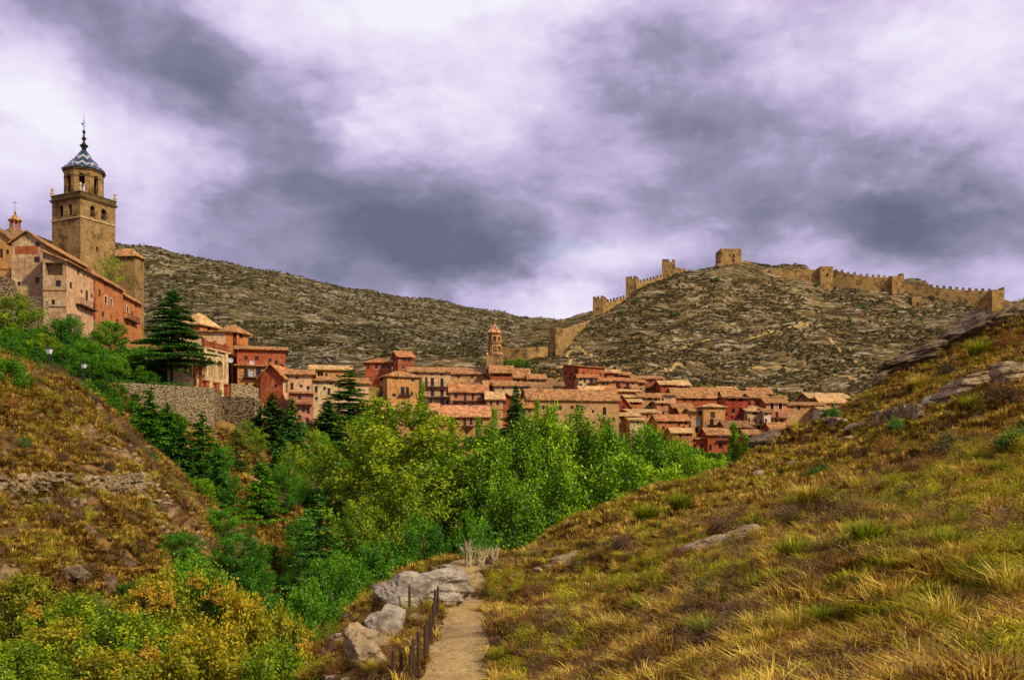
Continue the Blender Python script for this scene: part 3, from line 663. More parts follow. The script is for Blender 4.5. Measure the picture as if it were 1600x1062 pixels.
def build_house(h, sink=6):
    base = h.C + Vector((0, 0, h.zb))
    root = empty('church' if h.cat == 'church' else 'house', base, h.label, h.cat, None)
    h.root = root
    rnd = random.Random(h.label)
    fs = faces(h); holes = {'l': [], 'r': []}; bal = []
    for w_ in h.wins:
        k, x0, y0, x1, y1 = w_
        cx = (x0 + x1) / 2
        fc = 'l' if (cx < h.xc) else 'r'
        s0, z1 = px_on_face(h, fc, x0, y0); s1, z0 = px_on_face(h, fc, x1, y1)
        if fc == 'l': s0, s1 = s1, s0
        zt = (z1, z0); z0, z1 = min(zt), max(zt)
        L = fs[fc][1]
        if k == 'B':
            bal.append((fc, max(s0, .05), min(s1, L - .05), z0)); continue
        if s1 < .15 or s0 > L - .15: continue
        s0, s1 = max(s0, .12), min(s1, L - .12)
        # a minimum clear size
        if s1 - s0 < .45: c = (s0 + s1) / 2; s0, s1 = c - .25, c + .25
        dep = {'l': 1.3, 'a': .35, 'o': .3}.get(k, .18)
        if any(not (s1 + .03 < q[0] or s0 - .03 > q[1] or z1 + .03 < q[2] or z0 - .03 > q[3]) for q in holes[fc]): continue
        holes[fc].append((s0, s1, z0, z1, k, dep))
        if k == 'b': bal.append((fc, max(.05, s0 - .5), min(L - .05, s1 + .5), z0))
    ztop = h.ze; zbot = h.zb - sink
    if h.Y > 184 and h.cat == 'house':       # the small windows too many to list, in loose rows between the others
        for fc in 'lr':
            L = fs[fc][1]
            if L > 30: continue
            z = ztop - 1.5
            while z - .9 > h.zb + .6:
                s = rnd.uniform(.7, 1.5)
                while s < L - 1.2:
                    ww, hh = rnd.uniform(.5, .8), rnd.uniform(.6, 1.15); q = (s, s + ww, z - hh, z, rnd.choice('wws'), .18)
                    if rnd.random() < .62 and not any(not (q[1] + .45 < o[0] or q[0] - .45 > o[1] or q[3] + .4 < o[2] or q[2] - .4 > o[3]) for o in holes[fc]): holes[fc].append(q)
                    s += ww + rnd.uniform(1.1, 2.2)
                z -= rnd.uniform(2.3, 2.8)
    mb = MB(); done = {}
    W1, W2 = WM[h.w1], WM[h.w2]
    for fc, mi in (('l', 0), ('r', 1)):
        P, L, d, nrm = fs[fc]
        done[fc] = wall_face(mb, P, 0, L, zbot, ztop - .02, holes[fc], mi, rnd.uniform(0, 9))
    a, b = h.a, h.b
    P = lambda s, t_, z: h.C + h.u * s + h.v * t_ + Vector((0, 0, z))
    q4 = lambda p, L: mb.poly(p, [(0, zbot), (L, zbot), (L, ztop), (0, ztop)], 0)
    q4([P(a, 0, zbot), P(a, b, zbot), P(a, b, ztop), P(a, 0, ztop)], b)
    q4([P(0, b, zbot), P(a, b, zbot), P(a, b, ztop), P(0, b, ztop)], a)
    ri = h.rise - .04
    if h.roof == 'v':
        for t_, mi in ((0, 0), (b, 0)): mb.poly([P(0, t_, ztop - .02), P(a, t_, ztop - .02), P(a / 2, t_, ztop + ri)], [(0, ztop), (a, ztop), (a / 2, ztop + ri)], mi)
    elif h.roof == 'u':
        for s, mi in ((0, 1), (a, 1)): mb.poly([P(s, 0, ztop - .02), P(s, b, ztop - .02), P(s, b / 2, ztop + ri)], [(0, ztop), (b, ztop), (b / 2, ztop + ri)], mi)
    elif h.roof in ('sr', 'sl'):
        for t_, mi in ((0, 0), (b, 0)): mb.poly([P(0, t_, ztop - .02), P(a, t_, ztop - .02), P(a, t_, ztop + ri)], [(0, ztop), (a, ztop), (a, ztop + ri)], mi)
        mb.poly([P(a, 0, ztop), P(a, b, ztop), P(a, b, ztop + ri), P(a, 0, ztop + ri)], None, 0)
    mb.build('wall', [W1, W2], root)
    if h.label.startswith('tall grey house'):
        Pl = fs['l'][0]; pts = [px_on_face(h, 'l', *q) for q in ((23.5, 397), (60, 397), (60, 384.5), (23.5, 384.5))]
        bb = MB(); bb.poly([Pl(s, z, -.02) for s, z in pts]); bb.poly([Pl(s, z, 0) for s, z in pts])
        for i in range(4): A, B_ = pts[i], pts[(i + 1) % 4]; bb.poly([Pl(*A, -.02), Pl(*B_, -.02), Pl(*B_, -.001), Pl(*A, -.001)])
        bb.build('brick_panel', WM['brick'], root)
    r = make_roof(h, root, h.roof, RM[h.rm])
    # chimney
    if h.cat == 'house' and rnd.random() < .55:
        cb = MB(); s, t_ = a * rnd.uniform(.35, .65), b * rnd.uniform(.2, .8); w_ = .32
        z = ztop + h.rise * .55
        cb.obox(P(s, t_, z), h.u, h.v, Vector((0, 0, 1)), -w_, w_, -w_, w_, -.6, .9 + h.rise * .4)
        cb.obox(P(s, t_, z), h.u, h.v, Vector((0, 0, 1)), -w_ - .08, w_ + .08, -w_ - .08, w_ + .08, .9 + h.rise * .4, 1.02 + h.rise * .4)
        cb.build('chimney', WM[rnd.choice(['red', 'tan', 'white'])], r)
    for fc in 'lr':
        Pf, L, d, nrm = fs[fc]
        for (s0, s1, z0, z1, k, dep) in done[fc]:
            if s1 - s0 < .1 or z1 - z0 < .1: continue
            pm = {'g': PALEGL, 's': SHADE}.get(k, GLASS)
            if k in 'l':
                wb = MB(); wb.poly([Pf(s0, z0, dep), Pf(s1, z0, dep), Pf(s1, z1, dep), Pf(s0, z1, dep)])
                o = wb.build('loggia', W1, root)
                fb = MB(); n = max(2, int((s1 - s0) / 1.3))
                for i in range(1, n):
                    s = s0 + (s1 - s0) * i / n
                    fb.hexa([Pf(s - .06, z0, .02), Pf(s + .06, z0, .02), Pf(s + .06, z0, .15), Pf(s - .06, z0, .15), Pf(s - .06, z1, .02), Pf(s + .06, z1, .02), Pf(s + .06, z1, .15), Pf(s - .06, z1, .15)])
                fb.hexa([Pf(s0, z0 + .85, .04), Pf(s1, z0 + .85, .04), Pf(s1, z0 + .85, .12), Pf(s0, z0 + .85, .12), Pf(s0, z0 + .95, .04), Pf(s1, z0 + .95, .04), Pf(s1, z0 + .95, .12), Pf(s0, z0 + .95, .12)])
                fb.build('post', WOOD, o)
                continue
            wb = MB(); e = dep - .01
            wb.poly([Pf(s0, z0, e), Pf(s1, z0, e), Pf(s1, z1, e), Pf(s0, z1, e)])
            nm = 'door' if (k == 'd' and z1 - z0 > 1.5) else ('shutter' if k == 's' else 'window')
            o = wb.build(nm, pm if nm != 'door' else (SHADE if rnd.random() < .4 else GLASS), root)
            fb = MB(); f_ = .07; e0, e1 = dep - .09, dep - .03
            def bar(x0, x1, y0, y1, e0=e0, e1=e1): fb.hexa([Pf(x0, y0, e0), Pf(x1, y0, e0), Pf(x1, y0, e1), Pf(x0, y0, e1), Pf(x0, y1, e0), Pf(x1, y1, e0), Pf(x1, y1, e1), Pf(x0, y1, e1)])
            bar(s0, s0 + f_, z0, z1); bar(s1 - f_, s1, z0, z1); bar(s0 + f_, s1 - f_, z0, z0 + f_); bar(s0 + f_, s1 - f_, z1 - f_, z1)
            c = (s0 + s1) / 2; bar(c - .03, c + .03, z0 + f_, z1 - f_)
            if z1 - z0 > 1: bar(s0 + f_, c - .03, (z0 + z1) / 2 - .03, (z0 + z1) / 2 + .03); bar(c + .03, s1 - f_, (z0 + z1) / 2 - .03, (z0 + z1) / 2 + .03)
            fb.build('frame', WHITE if k == 'g' else WOOD, o)
            if k == 'p':
                sb = MB(); fb = sb; g = .16
                bar(s0 - g, s0 - .01, z0 - g, z1 + g, -.04, .02); bar(s1 + .01, s1 + g, z0 - g, z1 + g, -.04, .02); bar(s0 - .01, s1 + .01, z1 + .01, z1 + g, -.04, .02)
                sb.build('surround', LIME, o)
            elif rnd.random() < .5:
                fb = MB(); bar(s0 - .1, s1 + .1, z0 - .09, z0 - .01, -.08, .02); fb.build('sill', LIME if rnd.random() < .4 else WOOD, o)
        if h.cat == 'house' and rnd.random() < (.75 if fc == h.front else .3) and h.b < 30:      # floor beams and a few posts of the timber frame
            z = ztop - rnd.uniform(2.2, 2.7); lim = h.zb + .8; zs = []
            while z > lim: zs.append(z); z -= rnd.uniform(2.4, 2.8)
            for z in zs[:3]:
                if any(o[2] - .1 < z < o[3] + .1 for o in done[fc]): continue
                bb = MB(); bb.hexa([Pf(.03, z, -.05), Pf(L - .03, z, -.05), Pf(L - .03, z, .02), Pf(.03, z, .02), Pf(.03, z + .17, -.05), Pf(L - .03, z + .17, -.05), Pf(L - .03, z + .17, .02), Pf(.03, z + .17, .02)]); bb.build('beam', WOODR if rnd.random() < .5 else WOOD, root)
        for (f2, s0, s1, z) in bal:
            if f2 == fc and s1 - s0 > .4: railing(root, Pf, s0, s1, z, .8, WOODR if 'red' in h.label or 'pink' in h.label else IRON)
    return root
# ---------------------------------------------------------------- terrain: height fields through measured points of the place
class Field:
    def __init__(s, pts, lam=.0, amp=None):
        P = np.array([tuple(p) for p in pts], float); s.X = P[:, :2] / 50.; z = P[:, 2]
        n = len(P); K = s.phi(s.X, s.X) + np.eye(n) * lam
        A = np.zeros((n + 3, n + 3)); A[:n, :n] = K; A[:n, n] = 1; A[:n, n + 1:] = s.X; A[n, :n] = 1; A[n + 1:, :n] = s.X.T
        s.w = np.linalg.lstsq(A, np.concatenate([z, np.zeros(3)]), rcond=None)[0]; s.amp = amp
    @staticmethod
    def phi(A, B):
        r2 = ((A[:, None, :] - B[None, :, :]) ** 2).sum(-1) + 1e-9
        return r2 * np.log(r2) * .5
    def __call__(s, x, y):
        x = np.asarray(x, float); y = np.asarray(y, float); sh = x.shape; Q = np.stack([x.ravel(), y.ravel()], 1)
        out = np.empty(len(Q)); n = len(s.X)
        for i in range(0, len(Q), 40000):
            q = Q[i:i + 40000] / 50.
            out[i:i + 40000] = s.phi(q, s.X) @ s.w[:n] + s.w[n] + q @ s.w[n + 1:]
        z = out.reshape(sh)
        if s.amp: z = z + s.amp(x, y, z)
        return z
def pp(*rows): return [at(*r) for r in rows]
def sheet(name, fld, mat, s0, s1, y0, y1, nx, ny, smooth=True):
    """grid that widens with distance; a height field over plan coordinates"""
    S, Y = np.meshgrid(np.linspace(s0, s1, nx), y0 * (y1 / y0) ** np.linspace(0, 1, ny))
    X = S * Y; Z = fld(X, Y)
    V = np.stack([X.ravel(), Y.ravel(), Z.ravel()], 1)
    i = np.arange(nx * ny).reshape(ny, nx)
    q = np.stack([i[:-1, :-1].ravel(), i[:-1, 1:].ravel(), i[1:, 1:].ravel(), i[1:, :-1].ravel()], 1)
    o = link(name, npmesh(name, V, q, mat, smooth=smooth)); o['kind'] = 'structure'
    return o
# path centre line (plan)
PATHC = [(-5.1, 10), (-3.4, 17), (-1.95, 26), (-1.65, 30), (-1.9, 38), (-2.15, 46), (-2.45, 52), (-2.7, 58), (-1.4, 66), (2.5, 74)]
def path_x(y): return np.interp(y, [p[1] for p in PATHC], [p[0] for p in PATHC])
def path_w(y): return np.interp(y, [10, 26, 46, 58, 66], [1.0, .98, 1.0, .75, .5])
slope_pts = pp((715, 1062, 28), (722, 980, 38), (728, 940, 46), (735, 905, 58), (700, 1180, 19),
  (665, 1062, 28), (690, 980, 38), (700, 940, 46), (765, 1062, 28), (758, 980, 38),
  (545, 1040, 30), (565, 985, 36), (600, 930, 43), (628, 902, 50), (680, 893, 55), (620, 1010, 33), (640, 960, 40), (665, 925, 48),
  (745, 892, 60), (820, 868, 62), (900, 814, 68), (1000, 782, 76), (1090, 764, 84), (1140, 738, 90), (1190, 702, 96), (1240, 684, 99), (1280, 668, 102), (1320, 652, 106), (1360, 625, 110), (1400, 588, 114), (1500, 528, 114), (1600, 482, 114), (1750, 410, 118),
  (1600, 1062, 12), (1600, 900, 18), (1600, 800, 26), (1600, 700, 40), (1600, 600, 66), (1600, 540, 92), (1400, 640, 84),
  (1200, 1062, 16), (1200, 900, 26), (1200, 800, 45), (1200, 745, 76), (1300, 704, 84), (1000, 800, 67), (1090, 790, 66), (1140, 785, 64), (1240, 712, 90), (1280, 694, 92), (1320, 668, 95), (900, 1062, 23), (900, 950, 34), (900, 870, 50), (780, 1062, 27.5), (780, 950, 43), (790, 895, 58),
  (1000, 1062, 20), (1400, 1062, 14), (1400, 900, 20), (1400, 750, 44), (1850, 900, 16), (1850, 700, 38)) + [
  Vector(p) for p in ((0, 0, -1.7), (5, 3, -1.4), (0, 9, -3.2), (-5, 3, -3.6), (12, 5, .8), (22, 8, 4.5), (-9, 10, -9),
  (-9, 28, -12), (-12, 40, -15), (-12, 52, -15), (-9, 62, -14), (-4, 72, -14), (3, 82, -14), (14, 96, -13), (22, 106, -12), (30, 118, -8), (42, 130, -2), (60, 140, 6), (85, 135, 20), (-14, 20, -13), (10, 120, -18), (40, 150, -10), (75, 165, 0))]
def amp_slope(x, y, z):
    d = np.abs(x - path_x(y)); k = np.clip((d - 1.2) / 2.5, .06, 1)
    far = np.clip(y / 60, .35, .95)
    a = (fbm(x * .9, y * .9, 4, 3) * .55 + ridge(x * .55, y * .55, 2, 13) * .22) + fbm(x * .16, y * .16, 3, 9) * .9
    st = ridge(x * .11 + 3, (y * .11 + z * .25), 4, 5) * .55 * np.clip((x - 14) / 14, 0, 1)
    rim = np.clip((-2.8 - x) / 2, 0, 1) * ridge(x * .35, y * .35 + z * .3, 4, 21) * .7
    return k * (a * far + st + rim)
F_SLOPE = Field(slope_pts, .0002, amp_slope)
left_pts = pp((-150, 540, 85), (0, 566, 80), (60, 592, 84), (140, 618, 90), (165, 655, 88), (195, 700, 86), (225, 740, 82), (275, 782, 80), (0, 700, 70), (100, 700, 76), (180, 760, 74), (0, 800, 65), (150, 800, 69), (230, 820, 72), (0, 940, 57), (120, 940, 59), (240, 900, 66), (265, 860, 72), (-150, 900, 52), (-150, 700, 66)) + [
  Vector(p) for p in ((-12, 20, -11), (-22, 30, -10), (-32, 40, -9.5), (-20, 46, -11.5), (-6, 30, -14), (-5, 45, -17), (-7, 20, -14), (-12, 34, -11), (-12, 60, -17), (-24, 58, -13), (-12, 85, -18), (-21, 84, -12), (-25, 100, -8), (-34, 100, -1), (-42, 108, -1), (-39, 100, 2), (-48, 104, 4), (-60, 60, -1), (-45, 30, -9), (-75, 90, 16), (-62, 112, 9), (0, 60, -19), (0, 100, -19))]
def amp_left(x, y, z):
    cliff = np.clip((4 - z) / 8, .15, 1)
    return (ridge(x * .16 + 5, y * .16 + z * .12, 5, 51) * 1.5 + fbm(x * .7, z * .7 + y * .3, 3, 55) * .7) * cliff + fbm(x * .4, y * .4, 4, 57) * .6
F_LEFT = Field(left_pts, .0005, amp_left)
town_pts = pp((60, 545, 128), (150, 592, 124), (-100, 520, 130), (290, 600, 142), (60, 528, 146), (-100, 500, 150), (110, 532, 143), (180, 560, 150), (230, 560, 162), (300, 596, 150),
  (140, 700, 120), (250, 695, 126), (400, 680, 128), (330, 730, 118), (400, 722, 114), (470, 742, 110), (420, 790, 100), (440, 860, 90), (390, 800, 98), (470, 930, 84), (500, 690, 140),
  (-200, 420, 200), (60, 420, 190), (160, 470, 190), (230, 500, 210), (300, 560, 190), (450, 580, 200), (520, 590, 215), (600, 610, 240), (700, 590, 262), (800, 584, 264), (870, 590, 270), (880, 600, 256),
  (1000, 596, 272), (1100, 612, 268), (1200, 625, 262), (1330, 640, 255), (1500, 600, 270), (1700, 560, 290), (600, 660, 182), (700, 690, 180), (800, 680, 186), (900, 685, 192), (1000, 690, 198), (1100, 716, 202), (1200, 706, 206), (1300, 690, 212), (1450, 700, 200), (1600, 700, 200), (700, 575, 300), (300, 575, 300), (400, 580, 305), (0, 450, 240), (0, 500, 300), (-250, 500, 300), (-250, 430, 230), (120, 500, 260), (150, 530, 300), (235, 555, 215), (240, 565, 240), (240, 570, 270), (230, 570, 305), (300, 560, 215), (380, 575, 215), (380, 580, 250), (460, 585, 240), (1000, 590, 300), (1300, 610, 290)) + [
  Vector(p) for p in ((-20, 90, -19), (0, 92, -19), (20, 110, -18), (-5, 120, -18), (20, 140, -16), (50, 140, -14), (50, 170, -8), (20, 165, -8), (-10, 150, -10), (80, 170, -4), (110, 180, 0), (-25, 120, -13), (-30, 105, -8))]
for h in HOUSES:
    m = h.C + h.u * h.a * .5 + h.v * min(h.b, 30) * .5
    town_pts.append(Vector((m.x, m.y, h.zb - 1.5)))
F_TOWN = Field(town_pts, .03, lambda x, y, z: fbm(x * .08, y * .08, 4, 70) * 1.2)
hill_pts = pp((560, 640, 235), (700, 620, 262), (850, 625, 262), (1000, 640, 262), (1200, 655, 262), (1400, 660, 250), (1600, 650, 245), (1800, 640, 245),
  (700, 577, 285), (850, 580, 290), (950, 575, 300), (1100, 585, 300), (1250, 600, 292), (1330, 612, 285), (1450, 600, 285), (1600, 570, 290), (1800, 540, 290),
  (900, 556, 322), (1000, 528, 345), (1100, 505, 362), (1200, 515, 350), (1300, 525, 345), (1400, 540, 335), (1500, 525, 345), (1600, 515, 350), (1150, 455, 395), (1250, 480, 385),
  (760, 568, 318), (800, 560, 328), (838, 566, 322), (868, 551, 336), (900, 528, 362), (935, 504, 386), (965, 484, 397), (990, 467, 404), (1015, 452, 413), (1045, 432, 422), (1083, 428, 428),
  (1125, 417, 430), (1160, 415, 430), (1190, 420, 428), (1240, 436, 424), (1285, 446, 422), (1340, 455, 418), (1400, 464, 414), (1480, 474, 408), (1560, 488, 400), (1620, 492, 398), (1800, 520, 390),
  (926, 488, 445), (895, 503, 455), (860, 520, 470), (1285, 462, 446), (1340, 470, 446), (1400, 478, 444), (1480, 490, 432), (1560, 502, 425), (1190, 428, 446)) + [Vector(p) for p in ((120, 480, 78), (200, 470, 68), (60, 470, 66), (40, 420, 56), (260, 450, 60), (30, 480, 58), (-10, 330, 40), (-20, 400, 40), (10, 520, 50), (90, 560, 50), (240, 560, 45), (340, 400, 50), (130, 430, 92), (180, 428, 86))]
def steps(x, y, z, h_, a_):
    q = (z + 5 * fbm(x * .018, y * .018, 3, 71) + .8 * fbm(x * .12, y * .12, 2, 73)) / h_; f = q - np.floor(q)
    k = np.clip(fbm(x * .03 + 7, y * .03, 3, 75) * 2.2 + .75, 0, 1.3)
    return a_ * k * (np.clip(f / .22, 0, 1) - f)
def amp_hill(x, y, z):
    led = ridge(x * .012 + 2, (z * .075 + y * .006), 4, 81)
    return steps(x, y, z, 2.7, 1.5) + led * 1.9 + ridge(x * .05, y * .05, 4, 85) * 1.5 + fbm(x * .2, y * .2, 3, 87) * 1.1
F_HILL = Field(hill_pts, .002, amp_hill)
mount_pts = pp((-400, 560, 330), (0, 580, 300), (200, 590, 300), (400, 590, 300), (600, 585, 300), (750, 580, 300), (900, 575, 340),
  (250, 500, 400), (400, 515, 400), (550, 530, 400), (700, 545, 400), (820, 556, 400), (400, 436, 520), (500, 462, 540), (600, 482, 570), (700, 498, 595), (760, 508, 620), (800, 516, 635), (850, 528, 655), (880, 534, 660), (100, 480, 420), (350, 460, 480), (550, 490, 500), (700, 510, 520), (820, 530, 540),
  (-400, 430, 500), (-100, 420, 500), (0, 408, 505), (100, 396, 512), (180, 385, 520), (225, 388, 522), (300, 407, 545), (400, 429, 565), (500, 447, 600), (600, 466, 640), (660, 475, 660), (700, 478, 680), (760, 488, 705), (800, 497, 725), (850, 508, 750), (930, 520, 760), (1100, 545, 760)) + [
  Vector(p) for p in ((-300, 640, 125), (-200, 650, 118), (-100, 740, 110), (0, 850, 90), (150, 850, 70), (200, 700, 70), (60, 500, 50), (150, 500, 48), (60, 350, 30), (300, 800, 50))]
def amp_mount(x, y, z):
    led = ridge(x * .008 + 2 + y * .003, (z * .07), 4, 91)
    return (steps(x, y, z, 3.6, 2.2) + led * 2.2 + ridge(x * .035, y * .035, 4, 95) * 2.2 + fbm(x * .12, y * .12, 3, 97) * 1.3) * np.clip((z - 25) / 20, .1, 1)
F_MOUNT = Field(mount_pts, .004, amp_mount)
sheet('mountain', F_MOUNT, TM['mount'], -.75, .25, 285, 980, 560, 440)
sheet('castle_hill', F_HILL, TM['hill'], -.18, .70, 250, 520, 620, 460)
sheet('town_hillside', F_TOWN, TM['valley'], -.75, .75, 84, 310, 300, 240)
sheet('river_bank', F_LEFT, TM['left'], -1.3, -.02, 18, 112, 380, 330)
sheet('grassy_slope', F_SLOPE, TM['slope'], -.50, .85, 2.5, 165, 520, 520)
# base of the whole place, far out to the horizon
S_, Y_ = np.meshgrid(np.linspace(-4000, 4000, 41), np.linspace(-600, 5000, 41))
V_ = np.stack([S_.ravel(), Y_.ravel(), (-22 + 0 * S_).ravel()], 1); i_ = np.arange(41 * 41).reshape(41, 41)
og = link('ground', npmesh('ground', V_, np.stack([i_[:-1, :-1].ravel(), i_[:-1, 1:].ravel(), i_[1:, 1:].ravel(), i_[1:, :-1].ravel()], 1), TM['valley'])); og['kind'] = 'structure'

def ribbon(name, fld, pts, w, mat, lift=.03, n=160, m=6, ragged=.12, seed=1):
    """a strip draped on a height field along plan points"""
    P = np.array([(p[0], p[1]) for p in pts]); d = np.r_[0, np.cumsum(np.hypot(*np.diff(P, axis=0).T))]
    q = np.linspace(0, d[-1], n); x = np.interp(q, d, P[:, 0]); y = np.interp(q, d, P[:, 1])
    k = np.ones(5) / 5
    xs = np.convolve(np.pad(x, 2, 'edge'), k, 'valid'); ys = np.convolve(np.pad(y, 2, 'edge'), k, 'valid')
    tx, ty = np.gradient(xs), np.gradient(ys); L = np.hypot(tx, ty); nx_, ny_ = -ty / L, tx / L
    ww = w(ys) if callable(w) else np.full(n, w)
    o = np.linspace(-1, 1, m)
    wl = ww * (1 + ragged * 2 * vn(q * .9, q * 0 + seed, seed)); wr = ww * (1 + ragged * 2 * vn(q * .9, q * 0 + seed + 7.5, seed + 3))
    if name == 'path': wl, wr = wl * (1 + .18 * vn(q * 3.1, q * 0 + 2, 5)), wr * (1 + .18 * vn(q * 3.3, q * 0 + 4, 6))
    W = np.where(o[None, :] < 0, wl[:, None], wr[:, None]) * o[None, :]
    X = xs[:, None] + nx_[:, None] * W; Y = ys[:, None] + ny_[:, None] * W; Z = fld(X, Y) + lift - .5 * lift * np.abs(o)[None, :]
    i = np.arange(n * m).reshape(n, m)
    q4 = np.stack([i[:-1, :-1].ravel(), i[:-1, 1:].ravel(), i[1:, 1:].ravel(), i[1:, :-1].ravel()], 1)
    ob = link(name, npmesh(name, np.stack([X.ravel(), Y.ravel(), Z.ravel()], 1), q4, mat, smooth=True)); ob['kind'] = 'structure'
    return ob
ribbon('path', F_SLOPE, PATHC, path_w, TM['path'], .06, 320, 12, .30)
def hit(px, py, fld, y0, y1, n=1500):
    """first place where the ray through a photo pixel meets a height field"""
    Y = np.linspace(y0, y1, n); X = (px - 800) / F * Y; Z = (H - py) / F * Y
    g = fld(X, Y) - Z; k = np.argmax(g > 0)
    if not g[k] > 0: return None
    return Vector((X[k], Y[k], float(fld(X[k:k + 1], Y[k:k + 1])[0])))
def hill_track(name, pix, w, fld=F_HILL, y0=255, y1=470):
    P = [hit(px, py, fld, y0, y1) for px, py in pix]; P = [p for p in P if p is not None]
    if len(P) > 1: ribbon(name, fld, [(p.x, p.y) for p in P], w, TM['track'], .35, 90, 4, .3)
hill_track('hill_track', [(862, 579), (876, 574), (891, 565), (885, 556), (903, 541)], .6)
hill_track('hill_track', [(904, 541), (914, 552), (925, 562), (935, 568)], .5)
hill_track('hill_track', [(938, 566), (960, 562), (1000, 556), (1040, 548), (1090, 534), (1110, 530)], .45)
hill_track('hill_track', [(1160, 532), (1200, 520), (1240, 511), (1265, 508)], .6)
hill_track('hill_track', [(1040, 583), (1052, 574), (1064, 566)], .6)
hill_track('hill_track', [(1170, 574), (1220, 574), (1270, 580), (1310, 588), (1340, 596)], .5)
hill_track('hill_track', [(1296, 528), (1310, 545), (1330, 562), (1350, 580)], .5)
ribbon('road', F_TOWN, [(p.x, p.y) for p in pp((250, 0, 117), (330, 0, 118), (400, 0, 116), (470, 0, 112), (540, 0, 112), (620, 0, 118))], 2.6, TM['road'], .35, 120, 8, .05)
for h in HOUSES: build_house(h)
# ---------------------------------------------------------------- towers
def plan_corner(xl, xc, xr, yaw, Y):
    C = at(xc, H, Y); C.z = 0
    u = Vector((-math.cos(R(yaw)), math.sin(R(yaw)), 0)); v = Vector((math.sin(R(yaw)), math.cos(R(yaw)), 0))
    return C, u, v, xdist(xl, C, u), xdist(xr, C, v)
ZV = Vector((0, 0, 1))
def Zp(py, Y): return (H - py) / F * Y
def open_polygon(mb, c, r, n, rot, z0, z1, op, th=.5):
    """n-sided drum with one arched opening a side (half width, sill, head) and a real wall thickness"""
    for k in range(n):
        a0, a1 = rot + k * 2 * math.pi / n, rot + (k + 1) * 2 * math.pi / n
        A = c + Vector((math.cos(a0) * r, math.sin(a0) * r, 0)); B = c + Vector((math.cos(a1) * r, math.sin(a1) * r, 0))
        e = (B - A); L = e.length; e = e / L; inn = (c - (A + B) / 2); inn.z = 0; inn.normalize()
        P = lambda s, z, d, A=A, e=e, inn=inn: A + e * s + inn * d + ZV * z
        hol = [(L / 2 - op[0], L / 2 + op[0], op[1], op[2], 'a', th)] if op else []
        wall_face(mb, P, 0, L, z0, z1, hol, 0, k * L)
        if op: wall_face(mb, lambda s, z, d, P=P: P(s, z, th), th * .42, L - th * .42, z0, z1, [(q[0], q[1], q[2], q[3], 'x', 0) for q in hol], 0, k * L)
def band(mb, c, r, n, rot, z, h_, o=.15):
    mb.lathe(c + ZV * z, [(r - .2, 0), (r + o, .0), (r + o, h_ * .45), (r + o * .5, h_ * .55), (r + o * .5, h_), (r - .2, h_)], n, rot)
# zigzag roof tiles
mz, t, b = mat_new('glazed zigzag tiles', .35, .4)
uvn = t.new('ShaderNodeUVMap').outputs[0]; sp = t.new('ShaderNodeSeparateXYZ'); t.put(sp.inputs[0], uvn)
tri = t.math('ABSOLUTE', t.math('SUBTRACT', t.math('FRACT', t.math('MULTIPLY', sp.outputs[0], 2.)), .5))
zz = t.math('FRACT', t.math('ADD', t.math('MULTIPLY', sp.outputs[1], 2.9), t.math('MULTIPLY', tri, -1.05)))
c_ = t.ramp(zz, [(0, (.012, .025, .055)), (.30, (.45, .33, .03)), (.37, (.30, .32, .40)), (.58, (.30, .32, .40)), (.59, (.02, .07, .05)), (.80, (.012, .025, .055))], 'CONSTANT')
c_ = t.mix(t.mr(sp.outputs[1], .80, .84), c_, (.012, .03, .05))
t.put(b.inputs['Base Color'], t.mix(t.mr(t.noise(pos(t), 3., 3), .5, .8, 0, .6), c_, (.03, .03, .04)))
